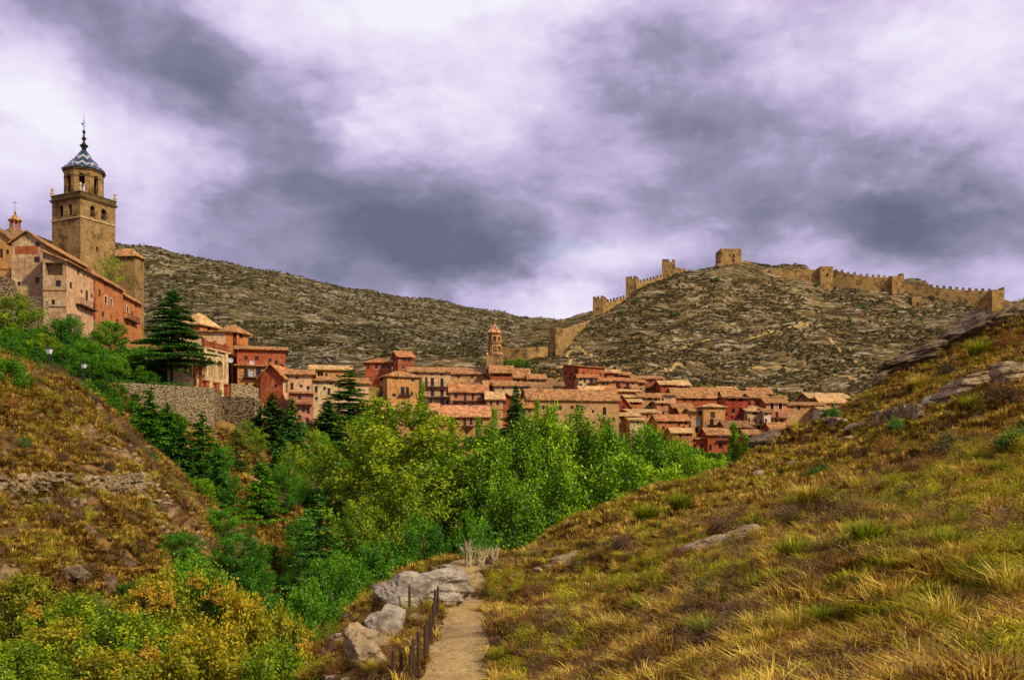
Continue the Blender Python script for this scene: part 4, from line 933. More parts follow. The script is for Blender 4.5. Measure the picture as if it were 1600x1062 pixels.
def cathedral_tower():
    Y = 184; C, u, v, a, b_ = plan_corner(74.4, 125.8, 172.3, 27, Y)
    s = (a + b_) / 2; a = b_ = s
    z = lambda py: Zp(py, Y)
    root = empty('bell_tower', C + ZV * z(415), 'tall square cathedral bell tower of ochre stone under a zigzag tiled spire', 'bell tower')
    P = {'l': lambda q, zz, d: C + u * q + v * d + ZV * zz, 'r': lambda q, zz, d: C + v * q + u * d + ZV * zz}
    far = C + u * a + v * b_
    P2 = {'l': lambda q, zz, d: far - u * q - v * d + ZV * zz, 'r': lambda q, zz, d: far - v * q - u * d + ZV * zz}
    zt, zs = z(309), z(339)
    mb = MB()
    for k, PF in (('l', P['l']), ('r', P['r']), ('l', P2['l']), ('r', P2['r'])):
        hol = []
        front = PF in (P['l'], P['r'])
        pair = [(.30, .415), (.60, .73)] if PF is P['l'] else ([(.27, .40), (.58, .73)] if PF is P['r'] else [(.28, .40), (.6, .72)])
        for f0, f1 in pair: hol.append((a * f0, a * f1, z(333.5), z(316), 'a', 1.0))
        if PF is P['r']: hol.append((a * .44, a * .51, z(387), z(379), 'w', .5)); 
        if PF is P['l']: hol.append((a * .48, a * .54, z(327.5), z(326), 'w', .3))
        wall_face(mb, PF, 0, a, z(450), zt, hol, 0, 3.1)
    mb.build('wall', WM['stone'], root)
    for PF, pair in ((P['l'], [(.30, .415), (.60, .73)]), (P['r'], [(.27, .40), (.58, .73)])):
        for f0, f1 in pair:
            wb = MB(); wb.poly([PF(a * f0, z(333.5), .99), PF(a * f1, z(333.5), .99), PF(a * f1, z(316), .99), PF(a * f0, z(316), .99)])
            wb.build('belfry_opening', GLASS, root)
            gb = MB(); cx = a * (f0 + f1) / 2
            gb.lathe(PF(cx, z(326), .6), [(.05, .5), (.22, .45), (.28, .1), (.42, -.2), (.38, -.22)], 10); gb.build('bell', IRON, root)
    mb = MB()
    def ring(z0, h_, o):
        mb.obox(C, u, v, ZV, -o, a + o, -o, .1, z0, z0 + h_); mb.obox(C, u, v, ZV, -o, a + o, b_ - .1, b_ + o, z0, z0 + h_)
        mb.obox(C, u, v, ZV, -o, .1, .1, b_ - .1, z0, z0 + h_); mb.obox(C, u, v, ZV, a - .1, a + o, .1, b_ - .1, z0, z0 + h_)
    ring(zs, .22, .16); mb.build('string_course', WM['cream'], root)
    mb = MB(); ring(zt, .25, .18); ring(zt + .25, .22, .34); ring(zt + .47, .75, .1); ring(zt + 1.22, .16, .2)
    mb.obox(C, u, v, ZV, .1, a - .1, .1, b_ - .1, zt, zt + .3)
    mb.build('cornice', WM['stone'], root)
    for i, j in ((0, 0), (1, 0), (0, 1), (1, 1)):
        q = C + u * (a * i + (.05 if i == 0 else -.05)) + v * (b_ * j + (.05 if j == 0 else -.05)) + ZV * (zt + 1.38)
        fb = MB(); fb.lathe(q, [(.34, 0), (.34, .35), (.42, .4), (.42, .5), (.22, .55), (.2, .95), (.3, 1.1), (.3, 1.35), (.1, 1.6), (0, 1.7)], 8); fb.build('finial', WM['cream'], root)
    # lantern
    cc = C + u * a / 2 + v * b_ / 2; r = 3.75; n = 8; rot = math.atan2(u.y, u.x) + math.pi / 8
    z0, z1 = zt + .3, Zp(272, cc.y)
    side = 2 * r * math.sin(math.pi / 8)
    mb = MB(); open_polygon(mb, cc, r, n, rot, z0, z1, (.52, z0 + .9, z1 - .85), .55); mb.build('lantern', WM['stone'], root)
    mb = MB(); band(mb, cc, r, n, rot, z1, .35, .25); band(mb, cc, r, n, rot, z1 - 1.35, .12, .07); mb.build('lantern_cornice', WM['stone'], root)
    # spire
    zr0, zr1 = z1 + .35, Zp(234, cc.y); R0 = r + .52
    mb = MB()
    for k in range(n):
        a0, a1 = rot + k * 2 * math.pi / n, rot + (k + 1) * 2 * math.pi / n
        prof = [(1, 0), (.90, .08), (.48, .50), (.08, 1)]
        for (f0, g0), (f1, g1) in zip(prof, prof[1:]):
            q = lambda f, g, an: cc + Vector((math.cos(an) * R0 * f, math.sin(an) * R0 * f, zr0 + (zr1 - zr0) * g))
            mb.poly([q(f0, g0, a0), q(f0, g0, a1), q(f1, g1, a1), q(f1, g1, a0)], [(.5 - f0 / 2 + k, g0), (.5 + f0 / 2 + k, g0), (.5 + f1 / 2 + k, g1), (.5 - f1 / 2 + k, g1)])
    mb.poly([cc + Vector((math.cos(rot + k * math.pi / 4) * R0, math.sin(rot + k * math.pi / 4) * R0, zr0)) for k in range(n)])
    sp_ = mb.build('spire', mz, root)
    mb = MB(); mb.lathe(cc + ZV * zr1, [(.36, -.1), (.45, .1), (.55, .45), (.85, .75), (.5, 1.0), (.24, 1.4), (.2, 1.8), (.5, 2.15), (.2, 2.5), (.14, 3.1), (.32, 3.4), (.3, 3.65), (.1, 3.9), (.05, 4.4), (.03, 7.0), (0, 7.1)], 10)
    fin = mb.build('finial', IRON, sp_)
    mb = MB(); q = cc + ZV * (zr1 + 4.6)
    for dz, w_ in ((0, .32), (1.0, .24)): mb.tube(q + Vector((-w_, 0, dz)), q + Vector((w_, 0, dz)), .05, .05, 4)
    mb.poly([q + Vector((-.5, 0, .35)), q + Vector((-.1, 0, .3)), q + Vector((-.1, 0, .6)), q + Vector((-.5, 0, .7))])
    mb.tube(q + Vector((0, 0, .5)), q + Vector((.3, .0, .8)), .05, .02, 4); mb.build('weather_vane', IRON, sp_)
cathedral_tower()
def cupola():
    Y = 196; c = at(23.5, 372, Y); c.z = 0; z = lambda py: Zp(py, Y); k = Y / F
    root = empty('cupola', c + ZV * z(376), 'small octagonal cupola with a cross on a tiled dome behind the gabled house', 'cupola')
    mb = MB(); mb.lathe(c, [(20 * k, z(380)), (19.5 * k, z(370)), (17 * k, z(365)), (13 * k, z(361)), (9 * k, z(358.5))], 16); mb.build('dome', RM['dark'], root, True)
    mb = MB(); open_polygon(mb, c, 8 * k, 8, .3, z(360), z(345), (.28, z(357), z(347)), .25); d = mb.build('drum', WM['orange'], root)
    mb = MB(); mb.lathe(c, [(10.5 * k, z(345.4)), (10.4 * k, z(344)), (6 * k, z(340)), (2 * k, z(336)), (1.4 * k, z(335)), (1.8 * k, z(332)), (.8 * k, z(329)), (.4 * k, z(325)), (.3 * k, z(314)), (0, z(313.8))], 8, .3); mb.build('roof', RM['brown'], root)
    mb = MB(); mb.tube(c + Vector((-.38, 0, z(317))), c + Vector((.38, 0, z(317))), .05, .05, 5); mb.build('cross', IRON, root)
cupola()
def church_tower():
    Y = 238; C, u, v, a, b_ = plan_corner(760, 762, 786, 84, Y)
    c = at(773, 560, Y); c.z = 0; z = lambda py: Zp(py, Y); k = Y / F
    root = empty('bell_tower', c + ZV * z(575), 'slim octagonal brick bell tower with a pink pointed roof rising from the town', 'bell tower')
    mb = MB(); w_ = 13 * k
    P = lambda s, zz, d: c + Vector((-w_ + s, -w_ + d, zz))
    wall_face(mb, P, 0, 2 * w_, z(590), z(556), [], 0); mb.obox(c, Vector((1, 0, 0)), Vector((0, 1, 0)), ZV, -w_, w_, -w_ + .01, w_, z(590), z(556) - .01)
    mb.build('base', WM['stone'], root)
    mb = MB(); open_polygon(mb, c, 11.3 * k, 8, math.pi / 8, z(556), z(538), (.55, z(550.5), z(541)), .5); mb.build('lower_stage', WM['ochre'], root)
    mb = MB(); band(mb, c, 11.3 * k, 8, math.pi / 8, z(538), .35, .2); band(mb, c, 11.3 * k, 8, math.pi / 8, z(556), .25, .15); band(mb, c, 10.6 * k, 8, math.pi / 8, z(523), .3, .2); mb.build('cornice', WM['stone'], root)
    mb = MB(); open_polygon(mb, c, 10.6 * k, 8, math.pi / 8, z(538), z(521), (.42, z(535), z(526.5)), .45); mb.build('upper_stage', WM['ochre'], root)
    mb = MB(); mb.lathe(c, [(12.2 * k, z(521)), (12 * k, z(520)), (6 * k, z(514)), (1.2 * k, z(508)), (1.2 * k, z(506)), (.4 * k, z(504)), (.25 * k, z(497)), (0, z(496.8))], 8, math.pi / 8); r = mb.build('spire', RM['pink'], root)
    mb = MB()
    for q in range(8):
        an = math.pi / 8 + q * math.pi / 4; e = Vector((math.cos(an), math.sin(an), 0))
        mb.tube(c + e * 12.2 * k + ZV * (z(520) + .03), c + e * 1.2 * k + ZV * (z(508) + .03), .09, .07, 4)
    mb.build('hip_rib', WM['pale'], r)
    mb = MB(); mb.tube(c + Vector((-.4, 0, z(500))), c + Vector((.4, 0, z(500))), .05, .05, 5); mb.tube(c + ZV * z(503), c + ZV * z(498), .05, .05, 5); mb.build('cross', IRON, root)
    for q in range(4):
        an = math.pi / 4 + q * math.pi / 2; e = c + Vector((math.cos(an), math.sin(an), 0)) * w_ * 1.25
        mb = MB(); mb.lathe(e, [(.3, z(556)), (.3, z(554)), (.15, z(553)), (0, z(551))], 6); mb.build('finial', WM['cream'], root)
church_tower()
# ---------------------------------------------------------------- arcade terrace and retaining walls
def prismwall(name, label, cat, pl, mat, th=1.2, group=None, base_sink=0, parent=None):
    """wall through plan/height stations (px, top row, foot row, distance)"""
    st = [(at(px, yt, Y), at(px, yb, Y)) for px, yt, yb, Y in pl]
    mb = MB(); L = 0
    cols = []
    for i, (T, B) in enumerate(st):
        A = st[max(0, i - 1)][0]; Z_ = st[min(len(st) - 1, i + 1)][0]
        d = Vector((Z_.x - A.x, Z_.y - A.y, 0)).normalized(); nb = Vector((-d.y, d.x, 0))
        if nb.y < 0: nb = -nb
        if i: L += (T - st[i - 1][0]).length
        B = B - ZV * base_sink
        cols.append((Vector((T.x, T.y, T.z)), Vector((B.x, B.y, B.z)), nb * th, L))
    for (T0, B0, n0, l0), (T1, B1, n1, l1) in zip(cols, cols[1:]):
        mb.poly([B0, B1, T1, T0], [(l0, B0.z), (l1, B1.z), (l1, T1.z), (l0, T0.z)])
        mb.poly([T0, T1, T1 + n1, T0 + n0], [(l0, 0), (l1, 0), (l1, th), (l0, th)])
        mb.poly([B0 + n0, B1 + n1, T1 + n1, T0 + n0], [(l0, B0.z), (l1, B1.z), (l1, T1.z), (l0, T0.z)])
    for T, B, n_, l in (cols[0], cols[-1]): mb.poly([B, T, T + n_, B + n_], [(0, B.z), (0, T.z), (th, T.z), (th, B.z)])
    if parent is not None: return mb.build(name, mat, parent), cols
    root = empty(name, cols[0][1], label, cat, group)
    mb.build('masonry', mat, root)
    return root, cols
prismwall('retaining_wall', 'long pale rubble retaining wall under the garden hedge', 'wall', [(132, 597, 650, 128), (200, 598, 720, 128.5), (290, 603, 720, 129), (334, 606, 720, 129.5)], WM['rub'], 1.5, base_sink=3)
prismwall('retaining_wall', 'taller stone bastion wall with a bright corner under the red gabled house', 'wall', [(334.5, 606, 720, 130), (346, 619, 720, 133), (386, 620, 715, 132), (398, 622, 700, 131.5)], WM['rub2'], 1.5, base_sink=3)
prismwall('retaining_wall', 'narrow stone wall stepping back below the red gabled house', 'wall', [(398.5, 629, 700, 136), (412, 630, 690, 137)], WM['rub'], 1.2, base_sink=3)
prismwall('retaining_wall', 'upper stone parapet wall between the arcade and the timber house', 'wall', [(361, 599, 640, 140), (385, 601, 640, 141), (404, 606, 640, 142)], WM['rub'], 1.0, base_sink=2)
prismwall('garden_wall', 'low pale garden wall curving down under the cedar', 'wall', [(215, 556, 575, 138), (240, 566, 590, 138), (262, 570, 603, 137)], WM['rub'], .6, base_sink=2)
prismwall('garden_wall', 'smooth pale ramp wall beside the dark hedge', 'wall', [(262, 577, 604, 135), (285, 580, 604, 136), (303, 591, 604, 137)], WM['cream'], .5, base_sink=2)
prismwall('rock_wall', 'dark mossy stone base under the house cut off by the frame', 'wall', [(-30, 430, 520, 146), (10, 432, 520, 146), (26, 462, 520, 146.5)], WM['rub2'], 3, base_sink=4)
prismwall('rock_wall', 'rubble footing beneath the grey gabled house and its loggia', 'wall', [(24, 462, 530, 149.2), (66, 463, 530, 146.2), (67.5, 463, 530, 146)], WM['rub'], .8, base_sink=4)
prismwall('rock_wall', 'sunlit stone plinth under the jutting grey house front', 'wall', [(106, 489, 540, 147), (128, 497, 540, 157), (141, 500, 540, 162)], WM['rub'], .8, base_sink=4)
def arcade():
    Y = 142; C, u, v, a, b_ = plan_corner(300, 317, 357, 26, Y)
    C = at(300, H, 137); C.z = 0; E = at(357, H, 147); E.z = 0
    d = (E - C); L = d.length; d.normalize(); inn = Vector((-d.y, d.x, 0))
    root = empty('arcade', C + ZV * Zp(619, 137), 'stone terrace arcade with two tall blind arches and red brick piers', 'arcade')
    P = lambda s, z, q: C + d * s + inn * q + ZV * z
    def sp(px, py):
        s = xdist(px, C, d); return s, (H - py) / F * (C + d * s).y
    hol = []
    for x0, x1, yt, yb in ((323, 333, 557, 590), (338.5, 348.5, 562, 594)):
        s0, z1 = sp(x0, yt); s1, z0 = sp(x1, yb); hol.append((s0, s1, z0, z1, 'a', .7))
    mb = MB(); s2, zt = sp(318, 545); zt2 = sp(357, 552)[1]
    wall_face(mb, P, s2, L, Zp(622, 142), (zt + zt2) / 2, hol, 0)
    wall_face(mb, P, 0, s2, Zp(622, 142), sp(305, 560)[1], [(sp(304, 0)[0], sp(309, 0)[0], sp(300, 585)[1], sp(300, 568)[1], 'w', .3), (sp(311, 0)[0], sp(315, 0)[0], sp(300, 585)[1], sp(300, 568)[1], 'w', .3)], 0)
    for q in (.75,): mb.poly([P(0, Zp(622, 142), q), P(L, Zp(622, 142), q), P(L, (zt + zt2) / 2, q), P(s2, (zt + zt2) / 2, q), P(s2, sp(305, 560)[1], q), P(0, sp(305, 560)[1], q)])
    mb.poly([P(s2, (zt + zt2) / 2, 0), P(L, (zt + zt2) / 2, 0), P(L, (zt + zt2) / 2, 5), P(s2, (zt + zt2) / 2, 5)]); mb.poly([P(L, Zp(622, 142), 0), P(L, (zt + zt2) / 2, 0), P(L, (zt + zt2) / 2, 5), P(L, Zp(622, 142), 5)])
    mb.build('wall', WM['cream'], root)
    top = (zt + zt2) / 2
    for x in (319, 335.5, 352):   # stone pilasters with small cornices, brick piers below
        s = sp(x, 600)[0]
        mb = MB(); mb.obox(C, d, inn, ZV, s - .3, s + .3, -.28, -.004, Zp(598, 142), top + .02); mb.build('pilaster', WM['cream'], root)
        mb = MB(); mb.obox(C, d, inn, ZV, s - .42, s + .42, -.6, -.02, Zp(622, 142), Zp(598, 142)); mb.obox(C, d, inn, ZV, s - .55, s + .55, -.7, -.02, Zp(598, 142), Zp(596, 142)); mb.build('brick_pier', WM['brick'], root)
    for x in (303, 312):
        s = sp(x, 600)[0]
        mb = MB(); mb.obox(C, d, inn, ZV, s - .22, s + .22, -.3, -.004, Zp(604, 139), sp(305, 562)[1]); mb.build('brick_pier', WM['brick'], root)
    mb = MB(); mb.obox(C, d, inn, ZV, s2 - .1, L + .15, -.35, .2, top, top + .18); mb.build('cornice', WM['cream'], root)
    n = 16
    for i in range(n):
        s = s2 + (L - s2) * (i + .5) / n
        mb = MB(); mb.lathe(P(s, top + .18, 0), [(.1, 0), (.14, .1), (.07, .25), (.15, .5), (.07, .75), (.12, .85)], 8); mb.build('baluster', WM['brick'], root)
    mb = MB(); mb.obox(C, d, inn, ZV, s2 - .1, L + .1, -.15, .15, top + 1.03, top + 1.17); mb.build('handrail', WM['brick'], root)
    for x in (319, 335.5, 352):
        s = sp(x, 600)[0]; mb = MB(); mb.obox(C, d, inn, ZV, s - .22, s + .22, -.22, .22, top + .18, top + 1.45); mb.build('pedestal', WM['brick'], root)
arcade()
# ---------------------------------------------------------------- castle walls
MER = []
def merlons(root, cols, w_=.95, gap=.95, hgt=1.05, th=.55):
    """merlons along the top front edge of a wall"""
    for (T0, B0, n0, l0), (T1, B1, n1, l1) in zip(cols, cols[1:]):
        L = (T1 - T0).length; d = (T1 - T0) / L; n = max(1, int(L / (w_ + gap))); dd = Vector((d.x, d.y, 0)).normalized(); nn = n0.normalized()
        for i in range(n):
            s = (i + .5) * L / n; p = T0 + d * s; hh = hgt * random.choice((1, 1, 1.05, .95, .9, 1.1, .6))
            mb = MB(); mb.obox(p, dd, nn, ZV, -w_ / 2, w_ / 2, .002, th, -.35, hh); mb.build('merlon', WM['castle'], root)
def castle_wall(label, pl, mer=True, th=1.6, **k):
    r, c = prismwall('castle_wall', label, 'castle wall', pl, WM['castle'], th, base_sink=4)
    if mer: merlons(r, c, **k)
    return r
def castle_tower(label, x0, x1, yt, yb, Y, dp, mer=True, turret=None, dark_side=True, wins=(), yaw=0, open_back=False):
    C = at((x0 + x1) / 2, H, Y); C.z = 0; w_ = (x1 - x0) / F * Y; e = Vector((math.cos(R(yaw)), math.sin(R(yaw)), 0)); f = Vector((-e.y, e.x, 0))
    z0, z1 = Zp(yb, Y) - 5, Zp(yt, Y)
    root = empty('castle_tower', C + ZV * Zp(yb, Y), label, 'castle tower')
    O = C - e * w_ / 2
    fs = [(lambda s, z, d: O + e * s + f * d + ZV * z, w_), (lambda s, z, d: O + e * (w_ - d) + f * s + ZV * z, dp), (lambda s, z, d: O + e * d + f * (dp - s) + ZV * z, dp), (lambda s, z, d: O + e * (w_ - s) + f * (dp - d) + ZV * z, w_)]
    mb = MB(); hol = []
    for x, y, xx, yy in wins: hol.append(((x - x0) / F * Y, (xx - x0) / F * Y, Zp(yy, Y), Zp(y, Y), 'w', .8))
    for i, (P, L) in enumerate(fs): wall_face(mb, P, 0, L, z0, z1, hol if i == 0 else [], 0, i * 5.3)
    mb.poly([O + ZV * z1, O + e * w_ + ZV * z1, O + e * w_ + f * dp + ZV * z1, O + f * dp + ZV * z1])
    mb.build('wall', WM['castle'], root)
    for q in hol:
        P = fs[0][0]; wb = MB(); wb.poly([P(q[0], q[2], .78), P(q[1], q[2], .78), P(q[1], q[3], .78), P(q[0], q[3], .78)]); wb.build('window', GLASS, root)
    if turret:
        a, b_, ty = turret; mb = MB(); mb.obox(O, e, f, ZV, (a - x0) / F * Y, (b_ - x0) / F * Y, .01, dp * .55, z1 - .2, Zp(ty, Y)); mb.build('turret', WM['castle'], root)
    if mer:
        for P, L in fs[:3]:
            n = max(2, round(L / 1.7))
            for i in range(n):
                s = (i + .5) * L / n
                if turret and P is fs[0][0] and turret[0] - .3 < x0 + s * F / Y < turret[1] + .3: continue
                mb = MB(); q = [P(s - .42, z1 - .2, .003), P(s + .42, z1 - .2, .003), P(s + .42, z1 - .2, .5), P(s - .42, z1 - .2, .5)]
                mb.hexa(q + [x + ZV * 1.15 for x in q]); mb.build('merlon', WM['castle'], root)
    return root
castle_wall('low unbroken castle wall running from the town up to the first square tower', [(783, 543, 558, 324), (815, 543, 566, 322), (840, 542, 570, 322), (856, 541, 560, 326)], mer=False)
castle_tower('square tower with a shadowed flank standing in the saddle above the church', 856, 869, 511, 560, 326, 5, mer=False, yaw=-30)
castle_tower('narrow dark buttress tower joined to the saddle tower', 868, 879, 512, 561, 325, 4, mer=False, yaw=12)
castle_wall('castle wall climbing from the saddle tower to the crenellated round tower', [(879, 515, 552, 334), (900, 510, 535, 352), (920, 502, 520, 372), (933, 498, 512, 384)], mer=False)
castle_tower('lowest crenellated tower of the climbing wall', 926, 943, 466, 510, 386, 6, turret=(926.2, 930.5, 463.5), yaw=-20)
castle_wall('crenellated wall between the lowest and the middle climbing towers', [(943, 472.5, 502, 388), (958, 470, 492, 394), (978, 465, 480, 400)], w_=.85, gap=1.2)
castle_tower('middle crenellated tower of the climbing wall', 977.5, 994, 435, 472, 402, 6, turret=(977.7, 984.5, 432), yaw=-20)
castle_wall('crenellated wall between the middle and the upper climbing towers', [(994, 442.5, 466, 404), (1015, 438, 456, 410), (1036, 432.5, 442, 416)], w_=.85, gap=1.2)
castle_tower('highest climbing tower with a tall notched turret beside the keep', 1034.5, 1054.5, 409, 436, 419, 6, turret=(1034.7, 1043.5, 404.5), yaw=-10)
castle_wall('smooth curved wall east of the notched tower', [(1054.5, 418, 436, 421), (1066, 419, 431, 424), (1076, 423, 430, 426), (1085, 427, 431, 428)], mer=False)
castle_tower('square castle keep with two small windows crowning the hilltop', 1126, 1159, 388.5, 412, 428, 9, mer=False, wins=((1145, 397, 1148, 402.5), (1145, 405.5, 1147.8, 409.5)), yaw=3)
castle_wall('low stone platform around the castle keep', [(1121, 411.5, 420, 424), (1150, 409.5, 418, 424), (1166, 407.5, 416, 424), (1176, 409, 416, 425)], mer=False)
castle_wall('plain wall dipping east from the keep rocks', [(1192, 420, 432, 424), (1215, 422, 436, 423), (1250, 421.5, 444, 422), (1283, 421, 446, 421)], mer=False)
castle_tower('broad square tower with one window midway along the east wall', 1282, 1301.5, 416, 446, 419, 7, mer=False, wins=((1291, 427, 1294.5, 432),))
castle_wall('crenellated east wall sagging between the windowed tower and the buttressed tower', [(1301.5, 422, 446, 421), (1330, 428, 455, 418), (1360, 432.5, 460, 416), (1395, 433.5, 464, 414)], w_=1.0, gap=1.25)
castle_tower('buttressed tower with a raised corner on the east wall', 1394, 1412.5, 431, 464, 412, 6, mer=False, turret=(1407, 1412.4, 427))
castle_wall('long crenellated east wall descending to the corner tower', [(1412.5, 443.5, 466, 412), (1450, 448, 474, 409), (1500, 453, 480, 405), (1551, 455, 486, 401)], w_=1.1, gap=1.3)
castle_tower('corner tower ending the crenellated east wall', 1550, 1569.5, 452.5, 488, 399, 7, mer=False, turret=(1567, 1569.4, 448.5))
castle_wall('ruined low wall trailing off beyond the corner tower', [(1569.5, 468, 488, 400), (1582, 472, 488, 399), (1600, 477, 492, 398), (1650, 484, 500, 396)], mer=False)
def ruin():
    Y = 400; C = at(1432, H, Y); C.z = 0; root = empty('ruined_hut', C + ZV * Zp(478, Y), 'tiny roofless stone hut with a doorway below the east wall', 'ruin')
    mb = MB(); O = at(1425, H, Y); O.z = 0
    wall_face(mb, lambda s, z, d: O + Vector((s, d, z)), 0, 3.9, Zp(482, Y), Zp(463, Y), [(1.9, 2.8, Zp(480, Y), Zp(472, Y), 'w', .5)])
    mb.box(O.x, O.x + 3.9, Y + .5, Y + 4, Zp(482, Y), Zp(463, Y)); mb.build('wall', WM['stone'], root)
    wb = MB(); wb.poly([O + Vector((1.9, .49, Zp(480, Y))), O + Vector((2.8, .49, Zp(480, Y))), O + Vector((2.8, .49, Zp(472, Y))), O + Vector((1.9, .49, Zp(472, Y)))]); wb.build('doorway', GLASS, root)
    prismwall('field_wall', 'broken field wall beside the roofless hut', 'wall', [(1439, 467, 480, 401), (1448, 468, 480, 401), (1456, 471, 480, 401)], WM['stone'], .8)
ruin()
# hut by the church tower
hp = at(225, 379, 520)
# ---------------------------------------------------------------- vegetation
def leafmesh(name, P, size, nrm, tint, mat, asp=.55, dirv=None, rng=None):
    n = len(P); rng = rng or np.random.default_rng(1)
    nrm = nrm / (np.linalg.norm(nrm, axis=1, keepdims=True) + 1e-9)
    r = rng.normal(size=(n, 3)) if dirv is None else dirv + rng.normal(size=(n, 3)) * .25
    a = r - nrm * (r * nrm).sum(1, keepdims=True); a /= np.linalg.norm(a, axis=1, keepdims=True) + 1e-9
    b = np.cross(nrm, a); s = size[:, None]
    V = np.stack([P - a * s * .5, P + b * s * asp * .5 - a * s * .05, P + a * s * .5, P - b * s * asp * .5 - a * s * .05], 1).reshape(-1, 3)
    q = np.arange(4 * n).reshape(n, 4)
    return npmesh(name, V, q, mat, [('tint', 'FACE', tint)])
def tubes(name, T, mat, n=5):
    mb = MB()
    for p0, p1, r0, r1 in T: mb.tube(p0, p1, r0, r1, n)
    me = bpy.data.meshes.new(name); me.from_pydata(mb.v, [], mb.f); me.materials.append(mat); me.update(); return me
def deciduous(name, h, w, seed, nl, up, env, nleaf, ls, mat, start=.14, sig=.45, sub=6, bark=BARK, tips=.75):
    rng = np.random.default_rng(seed); T = []; S = []
    top = np.array([rng.normal() * .02 * h, rng.normal() * .02 * h, h * .93]); pts = [np.array([0, 0, 0.])]
    for i in range(1, 7): pts.append(top * i / 6 + np.append(rng.normal(size=2) * .012 * h, 0))
    rr = .018 * h
    for i in range(6): T.append((pts[i], pts[i + 1], rr * (1 - i / 6.6), rr * (1 - (i + 1) / 6.6)))
    ax = lambda f: np.array([np.interp(f * 6, range(7), [p[k] for p in pts]) for k in range(3)])
    for i in range(nl):
        f = start + (.96 - start) * (i + rng.random() * .7) / nl; az = i * 2.4 + rng.random() * .6
        o = ax(f); elev = up + rng.normal() * .12; zr = 1.
        # reach: grow outward until the envelope is met
        dirh = np.array([math.cos(az), math.sin(az), 0]); L = .2
        stretch = rng.uniform(.82, 1.12)
        while L < h:
            q = o + (dirh * math.cos(elev) + np.array([0, 0, math.sin(elev)])) * L
            if np.hypot(q[0], q[1]) > w / 2 * env(min(1, q[2] / h)) * stretch or q[2] > h * .99: break
            L += .25
        e = o + (dirh * math.cos(elev) + np.array([0, 0, math.sin(elev)])) * L
        mid = (o + e) / 2 + rng.normal(size=3) * .05 * L - np.array([0, 0, .06 * L])
        r0 = rr * .42 * (1 - f * .6)
        T += [(o, mid, r0, r0 * .6), (mid, e, r0 * .6, r0 * .15)]
        tl = rng.random()
        for j in range(sub):
            t_ = (j + .6 + rng.random() * .4) / (sub + .4); b0 = mid + (e - mid) * (t_ * 2 - 1) if t_ > .5 else o + (mid - o) * t_ * 2
            dv = (e - o) / (L + 1e-6) + rng.normal(size=3) * .55; dv[2] += .15 + up * .25; dv /= np.linalg.norm(dv)
            l2 = L * rng.uniform(.22, .42) * (1.15 - t_ * .5)
            b1 = b0 + dv * l2
            if j % 2 == 0: T.append((b0, b1, r0 * .25, r0 * .06))
            S.append((b0, b1, l2 * (.5 + t_), tl * .5 + rng.random() * .5))
        S.append((mid, e, L * .35, tl * .5 + rng.random() * .5))
    A = np.array([s[0] for s in S]); B = np.array([s[1] for s in S]); W = np.array([s[2] for s in S]); tt = np.array([s[3] for s in S])
    k = rng.choice(len(S), nleaf, p=W / W.sum()); t_ = rng.random(nleaf) ** tips
    P = A[k] + (B[k] - A[k]) * (t_ * 1.12)[:, None] + rng.normal(size=(nleaf, 3)) * sig * np.array([1, 1, .8])
    P = P[P[:, 2] > .02 * h]; k = k[:len(P)]; m = len(P)
    out = P - np.array([0, 0, h * .45]); out /= np.linalg.norm(out, axis=1, keepdims=True)
    nr = rng.normal(size=(m, 3)) * .8 + out * .5 + np.array([0, 0, .5])
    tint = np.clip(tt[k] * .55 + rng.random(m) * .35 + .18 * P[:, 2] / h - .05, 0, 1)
    cm = leafmesh(name + '_crown', P, ls * rng.uniform(.65, 1.35, m), nr, tint, mat, .6, None, rng)
    return tubes(name + '_trunk', T, bark), cm, h, w
